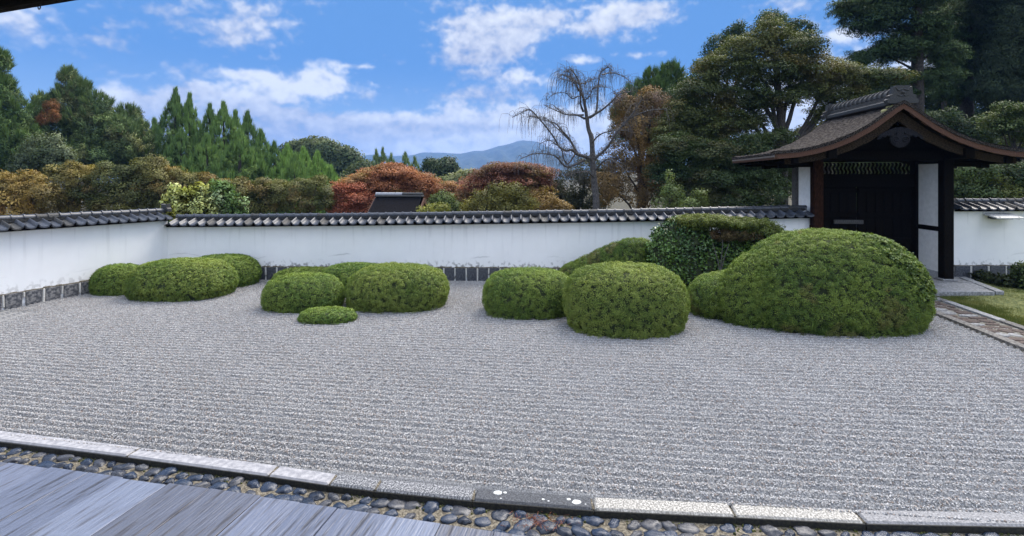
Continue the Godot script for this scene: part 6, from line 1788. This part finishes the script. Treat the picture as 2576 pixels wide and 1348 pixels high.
# paving in front of the gate, the crazy-paved strip and the lawn
func make_paths() -> void:
	var p := thing("gate_paving", "raised grey stone slab paving in front of the gate", "paving", Vector3.ZERO, 0.0, "", "structure")
	var right := func(z: float) -> float: return 9.08 + 0.37 * (z - 9.5)
	var base := Shape.new()
	base.prism([Vector2(5.2, -9.44), Vector2(9.05, -9.58), Vector2(9.9, -11.9), Vector2(5.2, -11.9)], -0.1, 0.105, 0.005)
	part("paving_base", base.mesh(), M.slab, p)
	var front := func(x: float) -> float: return 9.41 + 0.037 * (x - 5.2)
	var levels := [[0.0, 0.36], [0.37, 0.82], [0.83, 1.35], [1.36, 2.4]]
	for r in levels.size():
		var x := 5.2 + 0.3 * (r % 2)
		while x < 9.9:
			var w := rng.randf_range(0.6, 1.05)
			var z0: float = front.call(x) + levels[r][0]
			var z1: float = front.call(x) + levels[r][1]
			var x1 := x + w
			var a := minf(x1, right.call(z0) - 0.16)
			var b := minf(x1, right.call(z1) - 0.16)
			if a - x > 0.12:
				var s := Shape.new()
				s.prism([Vector2(x + 0.006, -z0), Vector2(a, -z0), Vector2(b, -z1), Vector2(x + 0.006, -z1)], 0.03, 0.12 + rng.randf_range(-0.004, 0.004), 0.008)
				part("slab", s.mesh(), M.slab if rng.randf() < 0.6 else M.slab_pale, p)
			x = x1 + 0.006
	for k in 3:
		var z0 := 9.56 + k * 0.78
		var z1 := z0 + 0.77
		var s := Shape.new()
		s.prism([Vector2(right.call(z0) - 0.15, -z0), Vector2(right.call(z0), -z0), Vector2(right.call(z1), -z1), Vector2(right.call(z1) - 0.15, -z1)], -0.02, 0.125, 0.012)
		part("border_slab", s.mesh(), M.slab_pale, p)
	var step := Shape.new()
	step.prism([Vector2(7.0, -9.16), Vector2(7.62, -9.18), Vector2(7.6, -9.42), Vector2(6.95, -9.4)], -0.05, 0.07, 0.012)
	part("step_slab", step.mesh(), M.slab, p)
	# strip of dark flat stones between granite edgings
	var w := thing("stone_path", "narrow path of dark reddish flat stones between granite edgings", "path", Vector3.ZERO, 0.0, "", "structure")
	var left := func(z: float) -> float: return 6.49 + 0.172 * (z - 6.55)
	var edge := func(z: float) -> float: return 7.49 + 0.156 * (z - 7.56)
	var bed := Shape.new()
	bed.prism([Vector2(left.call(3.0), -3.0), Vector2(edge.call(3.0), -3.0), Vector2(edge.call(9.5), -9.5), Vector2(left.call(9.5), -9.5)], -0.05, 0.022, 0.004)
	part("path_mortar", bed.mesh(), M.mortar_pale, w)
	for side in 2:
		var z := 3.0
		while z < 9.4:
			var z1 := minf(z + rng.randf_range(0.8, 1.5), 9.45)
			var f: Callable = left if side == 0 else edge
			var o := 0.0 if side == 0 else -0.13
			var s := Shape.new()
			s.prism([Vector2(f.call(z) + o, -z), Vector2(f.call(z) + o + 0.13, -z), Vector2(f.call(z1) + o + 0.13, -z1 + 0.008), Vector2(f.call(z1) + o, -z1 + 0.008)], -0.05, 0.052 + rng.randf_range(-0.006, 0.006), 0.012)
			part("edging_stone", s.mesh(), M.edging if rng.randf() < 0.75 else M.slab_pale, w)
			z = z1
	var zz := 3.1
	while zz < 9.3:
		var dz := rng.randf_range(0.13, 0.22)
		var x0: float = left.call(zz) + 0.15
		var x1: float = edge.call(zz) - 0.15
		var x := x0
		while x < x1 - 0.08:
			var dx := minf(rng.randf_range(0.16, 0.36), x1 - x)
			var o := []
			var m := 7
			for q in m:
				var a := TAU * q / m + rng.randf_range(-0.2, 0.2)
				o.append(Vector2(x + dx / 2 + cos(a) * dx * rng.randf_range(0.42, 0.54), -zz - dz / 2 - sin(a) * dz * rng.randf_range(0.4, 0.54)))
			var s := Shape.new()
			s.prism(o, 0.0, 0.036 + rng.randf_range(-0.006, 0.008), 0.01)
			part("flat_stone", s.mesh(), M.flag if rng.randf() < 0.85 else M.slab, w)
			x += dx
		zz += dz
	# mossy lawn to the right
	var lawn := Shape.new()
	var rows := []
	for r in 30:
		var z := 3.0 + 9.0 * r / 29.0
		var row := []
		for q in 30:
			var x: float = edge.call(z) + 7.0 * q / 29.0
			row.append(Vector3(x, 0.025 + 0.02 * rough.get_noise_2d(x * 60, z * 60) + 0.03 * smoothstep(0.0, 0.8, x - edge.call(z)), -z))
		rows.append(row)
	lawn.sheet(rows)
	tag(part("lawn", lawn.mesh(), M.moss, self), "yellow green mossy lawn beside the stone path", "lawn", "", "structure")
	var tuft := Shape.new()
	for q in 26:
		var a := ball() * 0.07
		var d := (Vector3.UP + ball() * 0.6) * rng.randf_range(0.012, 0.032)
		var sd := d.cross(ball()).normalized() * 0.003
		var b := rng.randf_range(0.7, 1.3)
		tuft.tint = Color(b, b, b)
		tuft.tri(Vector3(a.x, 0, a.z) - sd, Vector3(a.x, 0, a.z) + sd, Vector3(a.x, 0, a.z) + d)
	var tm := tuft.mesh()
	var where := []
	var tints := []
	for q in 5200:
		var z := rng.randf_range(6.6, 10.6)
		var x: float = edge.call(z) + pow(rng.randf(), 1.2) * 3.4 + 0.02
		if z > 9.45 + 0.037 * (x - 5.2) and x < right.call(z):
			continue
		where.append(Transform3D(Basis(Vector3.UP, rng.randf() * TAU), Vector3(x, 0.035, -z)))
		tints.append(Color(0.09, 0.12, 0.02).lerp(Color(0.24, 0.23, 0.08), clampf(0.5 + 1.2 * rough.get_noise_2d(x * 60, z * 60) + rng.randf_range(-0.3, 0.3), 0, 1)))
	var grass := scatter("grass", tm, M.leaf, where, tints, self)
	tag(grass, "short mossy grass growing over the lawn", "grass", "", "stuff")


func fallen_leaf(label: String, at: Vector3, col: Color, size: float) -> void:
	var s := Shape.new()
	s.tint = col
	for k in 5:
		var a := TAU * k / 5.0 * 0.8 + 0.3
		var d := Vector3(cos(a), 0.25, sin(a)) * size
		var e := Vector3(-sin(a), 0, cos(a)) * size * 0.25
		s.quad(Vector3.ZERO, d * 0.45 - e + Vector3(0, 0.004, 0), d, d * 0.45 + e + Vector3(0, 0.004, 0))
	s.tube([Vector3.ZERO, Vector3(-size * 0.8, 0.004, -size * 0.1)], [0.0012, 0.001], 4)
	var o := part("fallen_leaf", s.mesh(), M.dead_leaf, self, Transform3D(Basis(Vector3.UP, rng.randf() * TAU), at))
	tag(o, label, "leaf", "single leaves fallen on the gravel")
